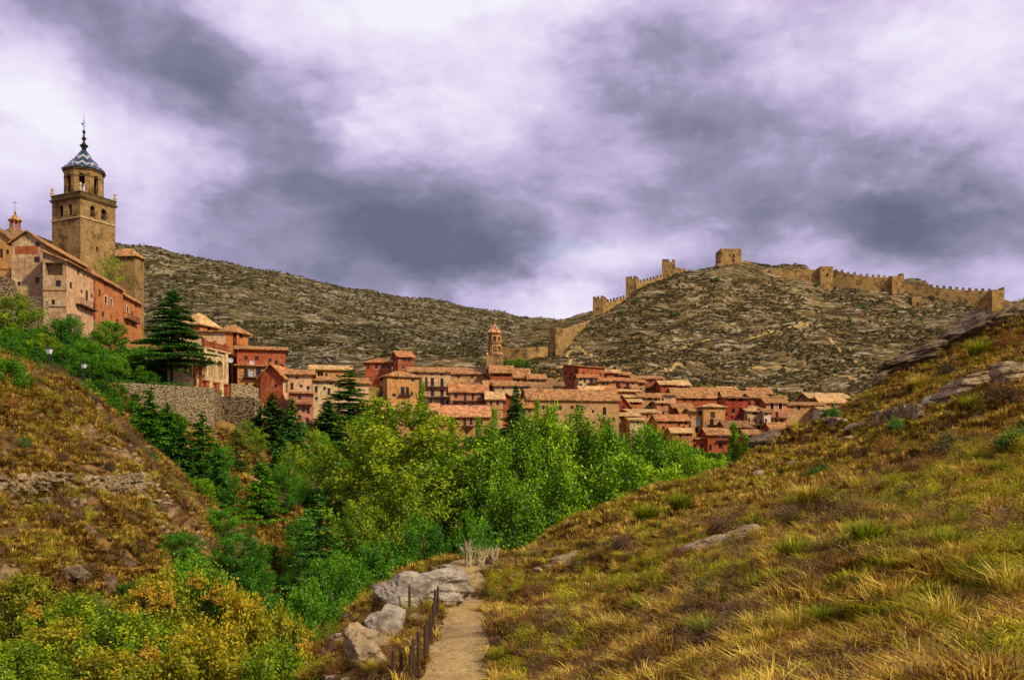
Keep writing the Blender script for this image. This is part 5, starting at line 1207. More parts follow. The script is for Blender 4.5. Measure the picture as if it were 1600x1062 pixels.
def conifer(name, h, w, seed, tiers, per, nleaf, ls, mat, droop=.25, irregular=.15, plate=False, start=.06, taper=1.):
    rng = np.random.default_rng(seed); T = [((0, 0, 0), (0, 0, h * .97), .016 * h, .01)]; S = []
    for i in range(tiers):
        f = start + (1 - start) * (i / tiers) ** .95; z = f * h; rad = w / 2 * ((1 - f) ** taper * .97 + .03) * (rng.uniform(.72, 1.12) if plate else 1)
        for j in range(per):
            if plate and rng.random() < .12: continue
            az = j * 2 * math.pi / per + i * 1.1 + rng.normal() * .25; L = max(.1, rad * (1 + rng.normal() * irregular))
            d = np.array([math.cos(az), math.sin(az), 0]); o = np.array([0, 0, z + rng.normal() * h / tiers * (.45 if plate else .6)])
            up_ = .12 if plate else .1 + .5 * f
            m_ = o + d * L * .55 + np.array([0, 0, L * up_ * .5]); e = o + d * L + np.array([0, 0, L * (up_ - droop) * .8])
            T += [(o, m_, .004 * h, .0025 * h), (m_, e, .0025 * h, .001 * h)]
            S.append((o, m_, e, L, rng.random()))
    k = rng.choice(len(S), nleaf, p=np.array([s[3] ** 1.5 for s in S]) / sum(s[3] ** 1.5 for s in S))
    O = np.array([s[0] for s in S])[k]; M = np.array([s[1] for s in S])[k]; E = np.array([s[2] for s in S])[k]; L = np.array([s[3] for s in S])[k]; tt = np.array([s[4] for s in S])[k]
    t_ = (rng.random(nleaf) ** .6)[:, None]
    P = (1 - t_) ** 2 * O + 2 * t_ * (1 - t_) * M + t_ ** 2 * E
    dirv = (E - O) / (np.linalg.norm(E - O, axis=1, keepdims=True) + 1e-6)
    side = np.cross(dirv, (0, 0, 1.)); fan = (1 - np.abs(t_[:, 0] - .55)) * L * (.20 if plate else .16)
    sd_ = rng.normal(size=nleaf) * fan
    P = P + side * sd_[:, None] + rng.normal(size=(nleaf, 3)) * np.array([.1, .1, .055 if plate else .12]) * ls * 2
    P[:, 2] -= np.abs(sd_) * .22 * (0 if plate else 1)
    nr = np.array([0, 0, 1.]) + rng.normal(size=(nleaf, 3)) * (.35 if plate else .5)
    dv = dirv + side * np.sign(sd_)[:, None] * .8
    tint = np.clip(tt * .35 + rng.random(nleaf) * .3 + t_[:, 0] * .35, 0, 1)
    cm = leafmesh(name + '_crown', P, ls * rng.uniform(.7, 1.4, nleaf), nr, tint, mat, .42, dv, rng)
    return tubes(name + '_trunk', T, BARKD), cm, h, w
def shrubmesh(name, h, w, seed, nleaf, ls, mat, asp=.5, twig=True, flat=1., stems=14):
    """many stemmed bush, 1 crown, woody stems"""
    rng = np.random.default_rng(seed); T = []; A = []; B = []; tt = []
    for i in range(stems):
        az = rng.random() * 6.28; el = rng.uniform(.25, 1.45); L = (1 / math.hypot(math.cos(el) / (w / 2), math.sin(el) / h)) * rng.uniform(.7, 1.05)
        e = np.array([math.cos(az) * math.cos(el), math.sin(az) * math.cos(el), math.sin(el)]) * L
        m_ = e * .5 + rng.normal(size=3) * .06 * L
        T += [((0, 0, 0), m_, .016 * h, .01 * h), (m_, e, .01 * h, .003 * h)]
        tl = rng.random()
        for j in range(5):
            b0 = m_ + (e - m_) * rng.random(); b1 = b0 + rng.normal(size=3) * .16 * w; b1[2] = max(b1[2], .03)
            A.append(b0); B.append(b1); tt.append(tl * .5 + rng.random() * .5)
    A = np.array(A); B = np.array(B); tt = np.array(tt)
    k = rng.integers(0, len(A), nleaf); P = A[k] + (B[k] - A[k]) * rng.random((nleaf, 1)) * 1.1 + rng.normal(size=(nleaf, 3)) * .055 * w
    P[:, 2] = np.abs(P[:, 2])
    nr = rng.normal(size=(nleaf, 3)) * .8 + P / w + np.array([0, 0, .4])
    tint = np.clip(tt[k] * .6 + rng.random(nleaf) * .3 + .15 * P[:, 2] / h, 0, 1)
    return tubes(name + '_stem', T, BARKD, 4), leafmesh(name + '_leaves', P, ls * rng.uniform(.6, 1.4, nleaf), nr, tint, mat, asp, None, rng), h, w
def tuft(name, h, w, seed, nb, bw, mat, lean=.5, curve=.35):
    rng = np.random.default_rng(seed); az = rng.random(nb) * 6.283; r = rng.random(nb) ** .7 * w * .22
    base = np.stack([np.cos(az) * r, np.sin(az) * r, np.zeros(nb)], 1); az2 = az + rng.normal(size=nb) * .5
    d = np.stack([np.cos(az2), np.sin(az2), np.zeros(nb)], 1); H_ = h * rng.uniform(.55, 1.1, nb)[:, None]; ln = (rng.random(nb) ** .8 * lean)[:, None]
    mid = base + d * ln * H_ * .45 + np.array([0, 0, 1.]) * H_ * .6; tip = base + d * ln * H_ * (1 + curve) + np.array([0, 0, 1.]) * H_ * (1 - ln * .35)
    s = np.stack([-np.sin(az2 + .7 * rng.normal(size=nb)), np.cos(az2), np.zeros(nb)], 1) * bw * .5
    V = np.stack([base - s, base + s, mid + s * .8, mid - s * .8, tip], 1).reshape(-1, 3); i = np.arange(nb) * 5
    q = np.concatenate([np.stack([i, i + 1, i + 2], 1), np.stack([i, i + 2, i + 3], 1), np.stack([i + 3, i + 2, i + 4], 1)])
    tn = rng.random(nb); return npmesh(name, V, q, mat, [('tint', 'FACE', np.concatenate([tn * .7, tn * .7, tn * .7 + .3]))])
def rockmesh(name, seed, sx_=1, sy=1, sz=1, sub=3, amp=.35, mat=ROCK, cut=.5, strat=0):
    import bmesh
    bm = bmesh.new(); bmesh.ops.create_icosphere(bm, subdivisions=sub, radius=1)
    rng = np.random.default_rng(seed); planes = [(Vector(rng.normal(size=3)).normalized(), rng.uniform(cut, .95)) for _ in range(9)]
    co = []
    for v in bm.verts:
        p = v.co.copy()
        for n, d in planes:
            k = p.dot(n)
            if k > d: p -= n * (k - d)
        co.append(p)
    C = np.array([tuple(p) for p in co]); n_ = fbm(C[:, 0] * 2.2 + seed, C[:, 1] * 2.2 + C[:, 2] * 1.7, 4, seed) * amp + ridge(C[:, 0] * 1.1 + C[:, 2], C[:, 2] * 3 + C[:, 1], 3, seed + 5) * amp * .45
    C = C * (1 + n_[:, None]);
    if strat: C[:, :2] *= (1 + strat * (np.floor(C[:, 2:3] * 4 + vn(C[:, 0:1] * 2, C[:, 1:2] * 2, seed)) % 2) * .5)
    for v, c in zip(bm.verts, C): v.co = (c[0] * sx_, c[1] * sy, c[2] * sz)
    me = bpy.data.meshes.new(name); bm.to_mesh(me); bm.free(); me.materials.append(mat); return me

env_pop = lambda f: np.interp(f, [0, .08, .3, .5, .75, .9, 1], [.35, .75, 1, .88, .5, .2, .03])
env_broad = lambda f: np.interp(f, [0, .1, .35, .65, .88, 1], [.4, .85, 1, .92, .55, .1])
env_col = lambda f: np.interp(f, [0, .1, .4, .7, 1], [.4, .8, 1, .7, .05])
env_round = lambda f: np.interp(f, [0, .12, .4, .75, 1], [.6, .9, 1, .8, .15])
PROTO = {
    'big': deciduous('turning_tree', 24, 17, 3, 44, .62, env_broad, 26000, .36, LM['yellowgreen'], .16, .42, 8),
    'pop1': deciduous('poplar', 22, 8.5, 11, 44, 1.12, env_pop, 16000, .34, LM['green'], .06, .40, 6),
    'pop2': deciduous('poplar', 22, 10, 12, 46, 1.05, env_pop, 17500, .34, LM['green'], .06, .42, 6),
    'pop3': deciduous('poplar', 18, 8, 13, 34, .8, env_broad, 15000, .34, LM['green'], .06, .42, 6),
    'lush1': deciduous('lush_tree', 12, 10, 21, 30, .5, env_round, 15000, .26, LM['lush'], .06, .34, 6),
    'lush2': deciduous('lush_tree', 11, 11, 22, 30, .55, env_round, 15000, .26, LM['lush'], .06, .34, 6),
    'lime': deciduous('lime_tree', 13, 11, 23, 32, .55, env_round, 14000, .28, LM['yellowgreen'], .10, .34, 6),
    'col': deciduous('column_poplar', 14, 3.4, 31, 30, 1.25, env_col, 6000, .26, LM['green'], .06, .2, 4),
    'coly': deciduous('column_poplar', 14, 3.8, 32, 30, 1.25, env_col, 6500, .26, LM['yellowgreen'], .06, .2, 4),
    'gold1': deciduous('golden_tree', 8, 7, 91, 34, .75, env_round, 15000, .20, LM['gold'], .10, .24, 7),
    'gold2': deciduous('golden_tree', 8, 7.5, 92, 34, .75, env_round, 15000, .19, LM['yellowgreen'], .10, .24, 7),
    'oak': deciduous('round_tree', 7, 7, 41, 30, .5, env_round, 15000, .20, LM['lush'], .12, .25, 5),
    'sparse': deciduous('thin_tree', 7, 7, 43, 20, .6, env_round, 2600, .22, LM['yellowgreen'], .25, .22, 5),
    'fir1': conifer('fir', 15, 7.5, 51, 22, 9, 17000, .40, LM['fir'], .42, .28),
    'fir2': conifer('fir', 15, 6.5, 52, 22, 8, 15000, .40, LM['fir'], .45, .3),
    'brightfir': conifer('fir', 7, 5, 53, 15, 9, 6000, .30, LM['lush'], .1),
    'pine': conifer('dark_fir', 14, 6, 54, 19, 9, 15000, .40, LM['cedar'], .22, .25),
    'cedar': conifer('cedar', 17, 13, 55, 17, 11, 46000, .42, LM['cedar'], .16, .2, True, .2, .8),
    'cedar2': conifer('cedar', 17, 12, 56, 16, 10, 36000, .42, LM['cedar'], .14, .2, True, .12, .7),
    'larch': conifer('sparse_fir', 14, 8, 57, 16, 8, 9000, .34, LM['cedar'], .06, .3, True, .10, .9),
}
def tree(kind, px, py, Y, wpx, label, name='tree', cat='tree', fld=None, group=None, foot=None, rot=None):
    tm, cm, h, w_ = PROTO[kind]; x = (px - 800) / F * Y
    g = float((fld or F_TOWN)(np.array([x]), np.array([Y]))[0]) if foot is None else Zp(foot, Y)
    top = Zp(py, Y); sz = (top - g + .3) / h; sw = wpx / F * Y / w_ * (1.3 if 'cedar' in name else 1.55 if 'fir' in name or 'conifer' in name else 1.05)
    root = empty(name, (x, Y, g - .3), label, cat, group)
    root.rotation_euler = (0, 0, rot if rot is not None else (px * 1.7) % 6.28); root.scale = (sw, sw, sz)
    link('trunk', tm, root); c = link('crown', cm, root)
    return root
T_ = tree
GP = 'green poplars massed in the valley below the town'
T_('big', 622, 620, 106, 262, 'huge spreading tree turning yellow green in the centre of the valley', 'broadleaf_tree', rot=1.0)
T_('coly', 568, 690, 118, 90, 'yellow green tree at the shoulder of the huge spreading tree', 'broadleaf_tree')
T_('lime', 498, 668, 122, 80, 'small yellowing tree behind the huge spreading tree', 'broadleaf_tree')
T_('lime', 455, 690, 118, 60, 'thin yellowing tree beside the triangular road sign', 'broadleaf_tree')
for kd, px, py, Y, wp, lb in (
    ('pop1', 765, 645, 104, 95, 'narrow dark green poplar with a bare trunk right of the huge spreading tree'),
    ('pop2', 818, 622, 118, 110, 'tall green poplar second from the huge spreading tree'),
    ('pop1', 862, 612, 126, 100, 'tallest light green poplar in the valley'),
    ('pop2', 905, 617, 130, 115, 'broad green poplar in front of the barn roofed house'),
    ('pop1', 945, 632, 128, 90, 'green poplar covering the end wall of the barn roofed house'),
    ('pop3', 1005, 648, 136, 80, 'green poplar with a pointed tip in front of the cream cottage'),
    ('pop1', 1032, 660, 140, 60, 'light green poplar below the rosy timber house'),
    ('pop3', 1062, 672, 142, 66, 'green poplar in front of the rosy timber house'),
    ('pop3', 1090, 700, 146, 56, 'smaller light green poplar at the east end of the poplar mass'),
    ('pop3', 1122, 706, 150, 50, 'last low poplar before the grassy slope'),
    ('pop3', 968, 690, 114, 110, 'low bushy poplar in front of the tall ones'),
    ('pop3', 1030, 712, 122, 95, 'low bushy poplar near the rim of the slope'),
    ('pop2', 875, 700, 100, 120, 'wide low poplar above the slope rim'),
    ('pop3', 700, 690, 110, 80, 'dark green tree between the spreading tree and the narrow poplar'),
    ('pop3', 800, 735, 92, 95, 'low green tree beyond the end of the path'),
    ('pop3', 1160, 722, 158, 50, 'low bush-like poplar at the foot of the red house')):
    T_(kd, px, py, Y, wp, lb, 'poplar_tree', 'poplar', group=GP)
for kd, px, py, Y, wp, lb in (
    ('coly', 659, 588, 158, 24, 'yellow green spire poplar in front of the balconied mansion'),
    ('col', 588, 616, 152, 28, 'green spire poplar in front of the ochre mansion'),
    ('col', 611, 628, 152, 30, 'second green spire poplar in front of the ochre mansion'),
    ('col', 574, 640, 150, 26, 'short green spire poplar beside the ochre gabled cottage'),
    ('col', 706, 644, 158, 22, 'green spire poplar in front of the long pink roof'),
    ('col', 748, 640, 150, 20, 'thin spire poplar behind the narrow dark poplar'),
    ('col', 772, 628, 160, 22, 'green spire poplar beside the red gabled house'),
    ('col', 839, 612, 165, 20, 'green spire tip poking from the poplar mass'),
    ('col', 1147, 654, 178, 24, 'small bright columnar tree beside the low red house'),
    ('col', 1166, 674, 176, 22, 'second small bright columnar tree beside the low red house')):
    T_(kd, px, py, Y, wp, lb, 'spire_poplar', 'poplar')
for kd, px, py, Y, wp, lb in (
    ('fir1', 234, 604, 100, 82, 'tall fir with a sharp tip standing against the retaining wall'),
    ('fir2', 262, 628, 108, 60, 'fir just behind the tall sharp tipped one'),
    ('fir2', 284, 660, 100, 55, 'bushy green fir between the tall fir and the wall corner'),
    ('fir1', 316, 643, 106, 66, 'slim fir in front of the bastion wall'),
    ('pine', 425, 612, 132, 55, 'dark fir below the red gabled house'),
    ('pine', 456, 618, 130, 46, 'dark fir below the small lean-to house'),
    ('pine', 440, 660, 122, 50, 'lower dark fir among the road side trees'),
    ('brightfir', 408, 712, 100, 54, 'small bright green fir on the dry bank'),
    ('pine', 512, 622, 148, 58, 'dark bushy conifer below the white washed house'),
    ('pine', 806, 598, 182, 34, 'dark cypress behind the poplars by the red gable'),
    ('brightfir', 340, 690, 96, 48, 'short fir at the foot of the slim fir')):
    T_(kd, px, py, Y, wp, lb, 'fir_tree', 'fir', fld=F_TOWN)
T_('cedar', 268, 448, 134, 96, 'great dark cedar with layered boughs before the orange mansion', 'cedar_tree', 'cedar', foot=592)
T_('cedar2', 545, 574, 160, 76, 'broad dark cedar between the white washed house and the ochre mansion', 'cedar_tree', 'cedar', foot=668)
T_('larch', 497, 750, 84, 92, 'sparse dark conifer with bare horizontal boughs on the dry bank', 'sparse_conifer', 'conifer')
T_('larch', 370, 662, 116, 42, 'small dark pine standing by the pale road', 'sparse_conifer', 'conifer')
for kd, px, py, Y, wp, ft, lb in (
    ('oak', 172, 501, 138, 56, 548, 'round dark green tree in front of the orange terrace houses'),
    ('sparse', 172, 400, 178, 52, 462, 'thin leafed tree growing against the cathedral tower base'),
    ('lime', 20, 458, 134, 100, 560, 'yellow green tree below the house cut off by the frame'),
    ('oak', 104, 494, 134, 64, 575, 'green tree rising in front of the grey house with the loggia'),
    ('oak', 140, 532, 126, 60, 596, 'mid green garden tree above the end of the hedge'),
    ('oak', 198, 552, 132, 70, 600, 'rounded green garden tree above the retaining wall'),
    ('lime', 70, 520, 128, 60, 590, 'olive tree behind the street lamp'),
    ('oak', 100, 545, 120, 66, 602, 'leafy green tree beside the street lamp'),
    ('oak', 14, 560, 79, 66, 622, 'dark green shrub tree at the top of the dry bank'),
    ('sparse', 383, 655, 128, 36, 690, 'thin young tree before the bastion wall'),
    ('lime', 400, 668, 120, 40, 712, 'small roadside tree with olive leaves'),
    ('oak', 566, 650, 145, 44, 700, 'dark rounded tree below the ochre gabled cottage'),
    ('oak', 232, 580, 130, 34, 601, 'small green shrub at the hedge end'),
    ('oak', 1200, 712, 150, 30, 740, 'small low tree peeping over the slope near the red house')):
    T_(kd, px, py, Y, wp, lb, 'round_tree', 'tree', foot=ft)
for kd, px, py, Y, wp, fl, lb in (
    ('lush1', 345, 790, 84, 100, F_LEFT, 'lush green tree filling the ravine left of the dry bank'),
    ('lush2', 280, 830, 70, 90, F_LEFT, 'lush green tree clinging to the edge of the brown bank'),
    ('pop3', 312, 742, 92, 44, F_TOWN, 'bright pointed tree in front of the firs'),
    ('lush1', 372, 828, 74, 100, F_LEFT, 'dark lush tree below the bare dry bank'),
    ('lush2', 300, 860, 62, 110, F_LEFT, 'dark green tree behind the golden bushes'),
    ('lush1', 410, 905, 58, 100, F_LEFT, 'shadowy green tree deep in the ravine'),
    ('lush2', 520, 862, 72, 110, F_LEFT, 'lush green tree in the ravine behind the crag'),
    ('lush1', 585, 838, 82, 130, F_TOWN, 'lush dark tree directly behind the pale crag'),
    ('lush2', 480, 905, 60, 110, F_LEFT, 'deep green tree between the golden bushes and the crag'),
    ('lush1', 552, 925, 50, 100, F_LEFT, 'rounded bright green bush tree hugging the crag'),
    ('lush2', 530, 985, 42, 110, F_LEFT, 'low deep green bush tree at the foot of the crag'),
    ('lush1', 660, 800, 88, 110, F_TOWN, 'green tree beyond the end of the crag'),
    ('lime', 560, 775, 94, 90, F_TOWN, 'leafy tree under the boughs of the huge spreading tree'),
    ('lush2', 740, 800, 84, 90, F_TOWN, 'dark tree where the path disappears'),
    ('lush2', 345, 690, 104, 60, F_TOWN, 'green tree below the corner of the bastion wall'),
    ('lush1', 470, 800, 90, 60, F_TOWN, 'dark undergrowth tree beneath the sparse conifer'),
    ('lime', 640, 740, 96, 120, F_TOWN, 'olive green tree in front of the huge spreading tree'),
    ('lush1', 445, 720, 104, 56, F_TOWN, 'green tree hugging the pale road bend')):
    T_(kd, px, py, Y, wp, lb, 'ravine_tree', 'tree', fld=fl)

# bushes near the camera on the ravine side: two builds, each its own thing
B1 = shrubmesh('gold_bush', 3.2, 3.6, 61, 9000, .13, LM['gold'], .55, stems=24)
B2 = shrubmesh('gold_bush', 3.0, 3.8, 62, 9000, .12, LM['yellowgreen'], .5, stems=24)
B3 = shrubmesh('gold_spray', 2.6, 1.7, 63, 1500, .15, LM['golden'], .5, stems=12)
def bush(B, px, py, Y, wpx, hpx, label, name='bush', cat='bush', group=None, fld=None, foot=None):
    tm, cm, h, w_ = B; x = (px - 800) / F * Y
    if foot is None:
        top = Zp(py, Y); g = top - hpx / F * Y
    else: g = foot; top = Zp(py, Y)
    root = empty(name, (x, Y, g), label, cat, group); root.rotation_euler = (0, 0, (px * 2.3) % 6.28)
    sw = wpx / F * Y / w_; root.scale = (sw, sw, (top - g) / h); link('stem', tm, root); link('foliage', cm, root); return root
for B, px, py, Y, wp, lb in (
    (B1, 30, 905, 44, 170, 'olive gold bush at the foot of the brown bank'),
    (B2, 130, 935, 42, 170, 'yellow green bush below the brown bank'),
    (B1, 90, 980, 36, 200, 'dense golden green bush at the lower edge of the ravine'),
    (B1, 245, 905, 42, 150, 'tall bush with orange yellow sprays beside the brown bank'),
    (B2, 320, 895, 44, 150, 'tall bush with yellow tips behind the golden sprays'),
    (B1, 380, 930, 42, 140, 'bush with scattered golden leaves above the ravine'),
    (B1, 450, 962, 38, 110, 'golden bush nearest the deep green ravine trees'),
    (B2, 200, 965, 36, 200, 'broad olive bush in the lower corner of the ravine'),
    (B1, 320, 985, 34, 200, 'broad golden bush in the middle of the thicket'),
    (B2, 430, 1010, 33, 160, 'low olive bush at the lower rim of the thicket'),
    (B2, 20, 1010, 32, 190, 'low green bush touching the corner of the frame'),
    (B1, 170, 1022, 31, 190, 'low golden bush under the broad olive one')):
    T_('gold1' if B is B1 else 'gold2', px, py - 8, Y, wp, lb, 'golden_bush', 'bush', fld=F_LEFT)
for px, py, Y, wp, hp, lb in ((225, 893, 41, 56, 62, 'bright orange yellow spray above the ravine thicket'), (262, 905, 41, 30, 45, 'small bright yellow spray beside the largest one'), (335, 898, 43, 42, 45, 'bright yellow spray on the tall bush with yellow tips'), (360, 905, 43, 34, 45, 'outer yellow spray leaning over the ravine'), (478, 972, 37, 36, 66, 'yellow spray at the edge of the deep green trees'), (230, 985, 35, 50, 60, 'yellow spray low in the broad olive bush'), (305, 888, 43, 30, 30, 'small pale yellow spray on top of the thicket'), (50, 930, 43, 40, 40, 'faded yellow spray beside the brown bank')):
    bush(B3, px, py, Y, wp, hp, lb, 'golden_spray', 'bush')

# hedge along the top of the bank and along the terrace: clipped, continuous
def hedge(label, pl, w_=1.4, mat=LM['lush'], dens=260, sd=5):
    rng = np.random.default_rng(sd); P = []; A = [at(a, b, c) for a, b, c in pl]; root = empty('hedge', A[0], label, 'hedge')
    for p, q in zip(A, A[1:]):
        n = int((q - p).length * dens); t_ = rng.random((n, 1)); X = np.array(p) * (1 - t_) + np.array(q) * t_
        an = rng.random(n) * 6.283; r = rng.random(n) ** .35 * w_ * .5
        X = X + np.stack([np.cos(an) * r * .6, np.cos(an) * r, np.sin(an) * r], 1); P.append(X)
    P = np.concatenate(P); n = len(P); nr = rng.normal(size=(n, 3)) + np.array([0, -.3, .7])
    me = leafmesh('hedge_leaves', P - np.array(root.location), .17 * rng.uniform(.6, 1.4, n), nr, rng.random(n) * .9, mat, .6, None, rng); link('foliage', me, root)
    mb = MB()
    for p, q in zip(A, A[1:]): mb.tube(p - ZV * .3, q - ZV * .3, w_ * .2, w_ * .2, 5)
    mb.build('stem', BARKD, root)
hedge('long bright hedge running down the crest of the dry bank', [(-30, 545, 84), (0, 558, 84), (40, 574, 86), (80, 590, 88), (110, 602, 90), (135, 612, 91)], 1.8)
hedge('clipped dark hedge on the terrace above the retaining wall', [(142, 598, 128.5), (200, 599, 129), (250, 602, 129.5), (298, 604, 130)], 1.0, LM['cedar'])
hedge('thick shrubs hanging over the end of the dry bank crest', [(112, 612, 89), (135, 614, 89), (150, 622, 89)], 2.2, sd=9)

# ---------------------------------------------------------------- scatter (instances through geometry nodes)
def scatter(name, P, proto_me, smin, smax, seed=1, tilt=.15, label=None, stretch=(.8, 1.25), size=None):
    rng = np.random.default_rng(seed); n = len(P); me = bpy.data.meshes.new(name)
    me.vertices.add(n); me.vertices.foreach_set('co', np.asarray(P, np.float32).ravel())
    rot = np.stack([rng.normal(size=n) * tilt, rng.normal(size=n) * tilt, rng.random(n) * 6.283], 1).astype(np.float32)
    s = rng.uniform(smin, smax, n) if size is None else size * rng.uniform(.7, 1.3, n); sc = np.stack([s * rng.uniform(*stretch, n), s * rng.uniform(*stretch, n), s * rng.uniform(*stretch, n)], 1).astype(np.float32)
    for k, a in (('rot', rot), ('scl', sc)):
        x = me.attributes.new(k, 'FLOAT_VECTOR', 'POINT'); x.data.foreach_set('vector', a.ravel())
    ob = link(name, me); ob['kind'] = 'stuff'
    if label: ob['label'] = label
    po = bpy.data.objects.new(name + '_source', proto_me)      # not linked to the scene: only instanced
    ng = bpy.data.node_groups.new(name, 'GeometryNodeTree')
    ng.interface.new_socket('Geometry', in_out='INPUT', socket_type='NodeSocketGeometry'); ng.interface.new_socket('Geometry', in_out='OUTPUT', socket_type='NodeSocketGeometry')
    N, L = ng.nodes, ng.links; gi, go = N.new('NodeGroupInput'), N.new('NodeGroupOutput')
    ip = N.new('GeometryNodeInstanceOnPoints'); oi = N.new('GeometryNodeObjectInfo'); oi.inputs['Object'].default_value = po; oi.inputs['As Instance'].default_value = True
    ar, as_ = N.new('GeometryNodeInputNamedAttribute'), N.new('GeometryNodeInputNamedAttribute')
    for x, k in ((ar, 'rot'), (as_, 'scl')): x.data_type = 'FLOAT_VECTOR'; x.inputs['Name'].default_value = k
    L.new(gi.outputs[0], ip.inputs['Points']); L.new(oi.outputs['Geometry'], ip.inputs['Instance'])
    o1 = [o for o in ar.outputs if o.enabled][0]; o2 = [o for o in as_.outputs if o.enabled][0]
    L.new(o1, ip.inputs['Rotation']); L.new(o2, ip.inputs['Scale']); L.new(ip.outputs[0], go.inputs[0])
    md = ob.modifiers.new('scatter', 'NODES'); md.node_group = ng
    return ob
def area(fld, n, s0, s1, y0, y1, seed, keep=None, pw=1.0, sinkz=.03):
    """random plan points, denser near the viewer's side, on a field; keep(x, y, z, noise) filters"""
    rng = np.random.default_rng(seed); q = rng.random(n)
    y = (y0 ** pw + q * (y1 ** pw - y0 ** pw)) ** (1 / pw) if pw else y0 * (y1 / y0) ** q
    x = rng.uniform(s0, s1, n) * y; z = fld(x, y)
    if keep is not None: k = keep(x, y, z); x, y, z = x[k], y[k], z[k]
    return np.stack([x, y, z - sinkz], 1)
_ro = np.random.default_rng(99)
off = lambda x, y, m=.1: np.abs(x - path_x(y)) > path_w(y) + m - .45 * _ro.random(np.shape(x)) ** 2 + .5 * vn(x * .3, y * .8, 8)
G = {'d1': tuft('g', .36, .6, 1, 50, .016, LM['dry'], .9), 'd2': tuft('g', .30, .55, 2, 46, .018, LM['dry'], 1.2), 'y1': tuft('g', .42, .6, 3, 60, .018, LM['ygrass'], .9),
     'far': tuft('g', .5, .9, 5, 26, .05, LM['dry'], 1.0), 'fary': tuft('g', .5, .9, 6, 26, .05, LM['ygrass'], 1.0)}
SH = {'heath': shrubmesh('s', .42, .75, 71, 950, .055, LM['heath'], .13, stems=12), 'rust': shrubmesh('s', .40, .7, 72, 950, .055, LM['rust'], .13, stems=12), 'olive': shrubmesh('s', .4, .75, 73, 950, .055, LM['ygrass'], .16, stems=12),
      'scrub': shrubmesh('s', .8, 1.7, 74, 90, .34, LM['scrub'], .6, stems=8)}
patch = lambda x, y, sd, sc=.28: fbm(x * sc, y * sc, 3, sd)
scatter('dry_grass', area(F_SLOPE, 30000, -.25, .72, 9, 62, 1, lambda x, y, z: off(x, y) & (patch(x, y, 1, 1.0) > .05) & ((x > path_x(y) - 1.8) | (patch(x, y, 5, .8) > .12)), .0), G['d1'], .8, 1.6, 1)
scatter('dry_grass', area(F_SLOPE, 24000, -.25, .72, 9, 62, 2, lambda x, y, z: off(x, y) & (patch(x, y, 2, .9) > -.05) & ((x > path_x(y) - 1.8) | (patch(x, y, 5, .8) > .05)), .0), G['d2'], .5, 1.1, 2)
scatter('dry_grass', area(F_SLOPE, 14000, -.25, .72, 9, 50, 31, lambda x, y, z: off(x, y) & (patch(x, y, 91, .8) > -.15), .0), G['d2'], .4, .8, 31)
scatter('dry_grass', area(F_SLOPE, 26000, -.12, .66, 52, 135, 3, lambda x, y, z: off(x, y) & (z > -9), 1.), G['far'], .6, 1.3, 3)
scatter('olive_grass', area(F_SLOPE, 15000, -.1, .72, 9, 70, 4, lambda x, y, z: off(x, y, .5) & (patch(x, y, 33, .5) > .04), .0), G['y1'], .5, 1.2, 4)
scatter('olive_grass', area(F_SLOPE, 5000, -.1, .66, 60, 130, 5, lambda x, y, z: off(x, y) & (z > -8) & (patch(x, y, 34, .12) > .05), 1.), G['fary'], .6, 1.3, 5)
scatter('heath', area(F_SLOPE, 6500, -.25, .72, 10, 120, 6, lambda x, y, z: off(x, y, .35) & (z > -10) & (patch(x, y, 41) > .08), .7), SH['heath'][1], .5, 1.6, 6)
scatter('heath', area(F_SLOPE, 3600, -.25, .72, 10, 120, 7, lambda x, y, z: off(x, y, .35) & (z > -10) & (patch(x, y, 45) > .05), .5), SH['rust'][1], .5, 1.4, 7)
scatter('heath', area(F_SLOPE, 4000, -.25, .72, 10, 120, 8, lambda x, y, z: off(x, y, .4) & (z > -10) & (patch(x, y, 47) > .1), .5), SH['olive'][1], .6, 1.8, 8)
# the brown bank
scatter('dry_grass', area(F_LEFT, 36000, -.75, -.30, 50, 96, 9, lambda x, y, z: (z > -12) & (patch(x, y, 60, .4) > -.16 - z * .01), 1.), G['far'], .5, 1.2, 9)
scatter('heath', area(F_LEFT, 4200, -.75, -.30, 48, 96, 10, lambda x, y, z: (z > -10) & (patch(x, y, 62, .3) > .14), 1.), SH['heath'][1], .7, 2.0, 10)
scatter('heath', area(F_LEFT, 2200, -.75, -.30, 48, 96, 11, lambda x, y, z: (z > -10) & (patch(x, y, 64, .3) > .1), 1.), SH['olive'][1], .7, 1.8, 11)
scatter('dry_grass', area(F_TOWN, 14000, -.50, -.15, 84, 130, 12, lambda x, y, z: patch(x, y, 66, .2) > -.2, 1.), G['far'], .7, 1.5, 12)
scatter('undergrowth', area(F_TOWN, 4000, -.22, .35, 86, 200, 13, lambda x, y, z: (z < 6) , 1.), PROTO['oak'][1], .12, .34, 13)
scatter('undergrowth', area(F_LEFT, 1500, -.42, -.10, 26, 100, 14, lambda x, y, z: (z < -8.5) & (x > -30), 1.), PROTO['oak'][1], .10, .30, 14)
scatter('undergrowth', area(F_TOWN, 700, -.56, -.34, 120, 145, 15, lambda x, y, z: patch(x, y, 67, .1) > -.1, 1.), PROTO['oak'][1], .10, .26, 15)
scatter('scrub', area(F_TOWN, 9000, -.30, .42, 225, 312, 25, lambda x, y, z: (z > 12) & (z - np.interp(y, [225, 262, 312], [16, 20, 22]) > -4), 1.), SH['scrub'][1], .3, 1.0, 25)
scatter('undergrowth', area(F_TOWN, 500, -.52, -.30, 140, 240, 26, lambda x, y, z: (z > 10) & (x > -72), 1.), PROTO['oak'][1], .10, .24, 26)
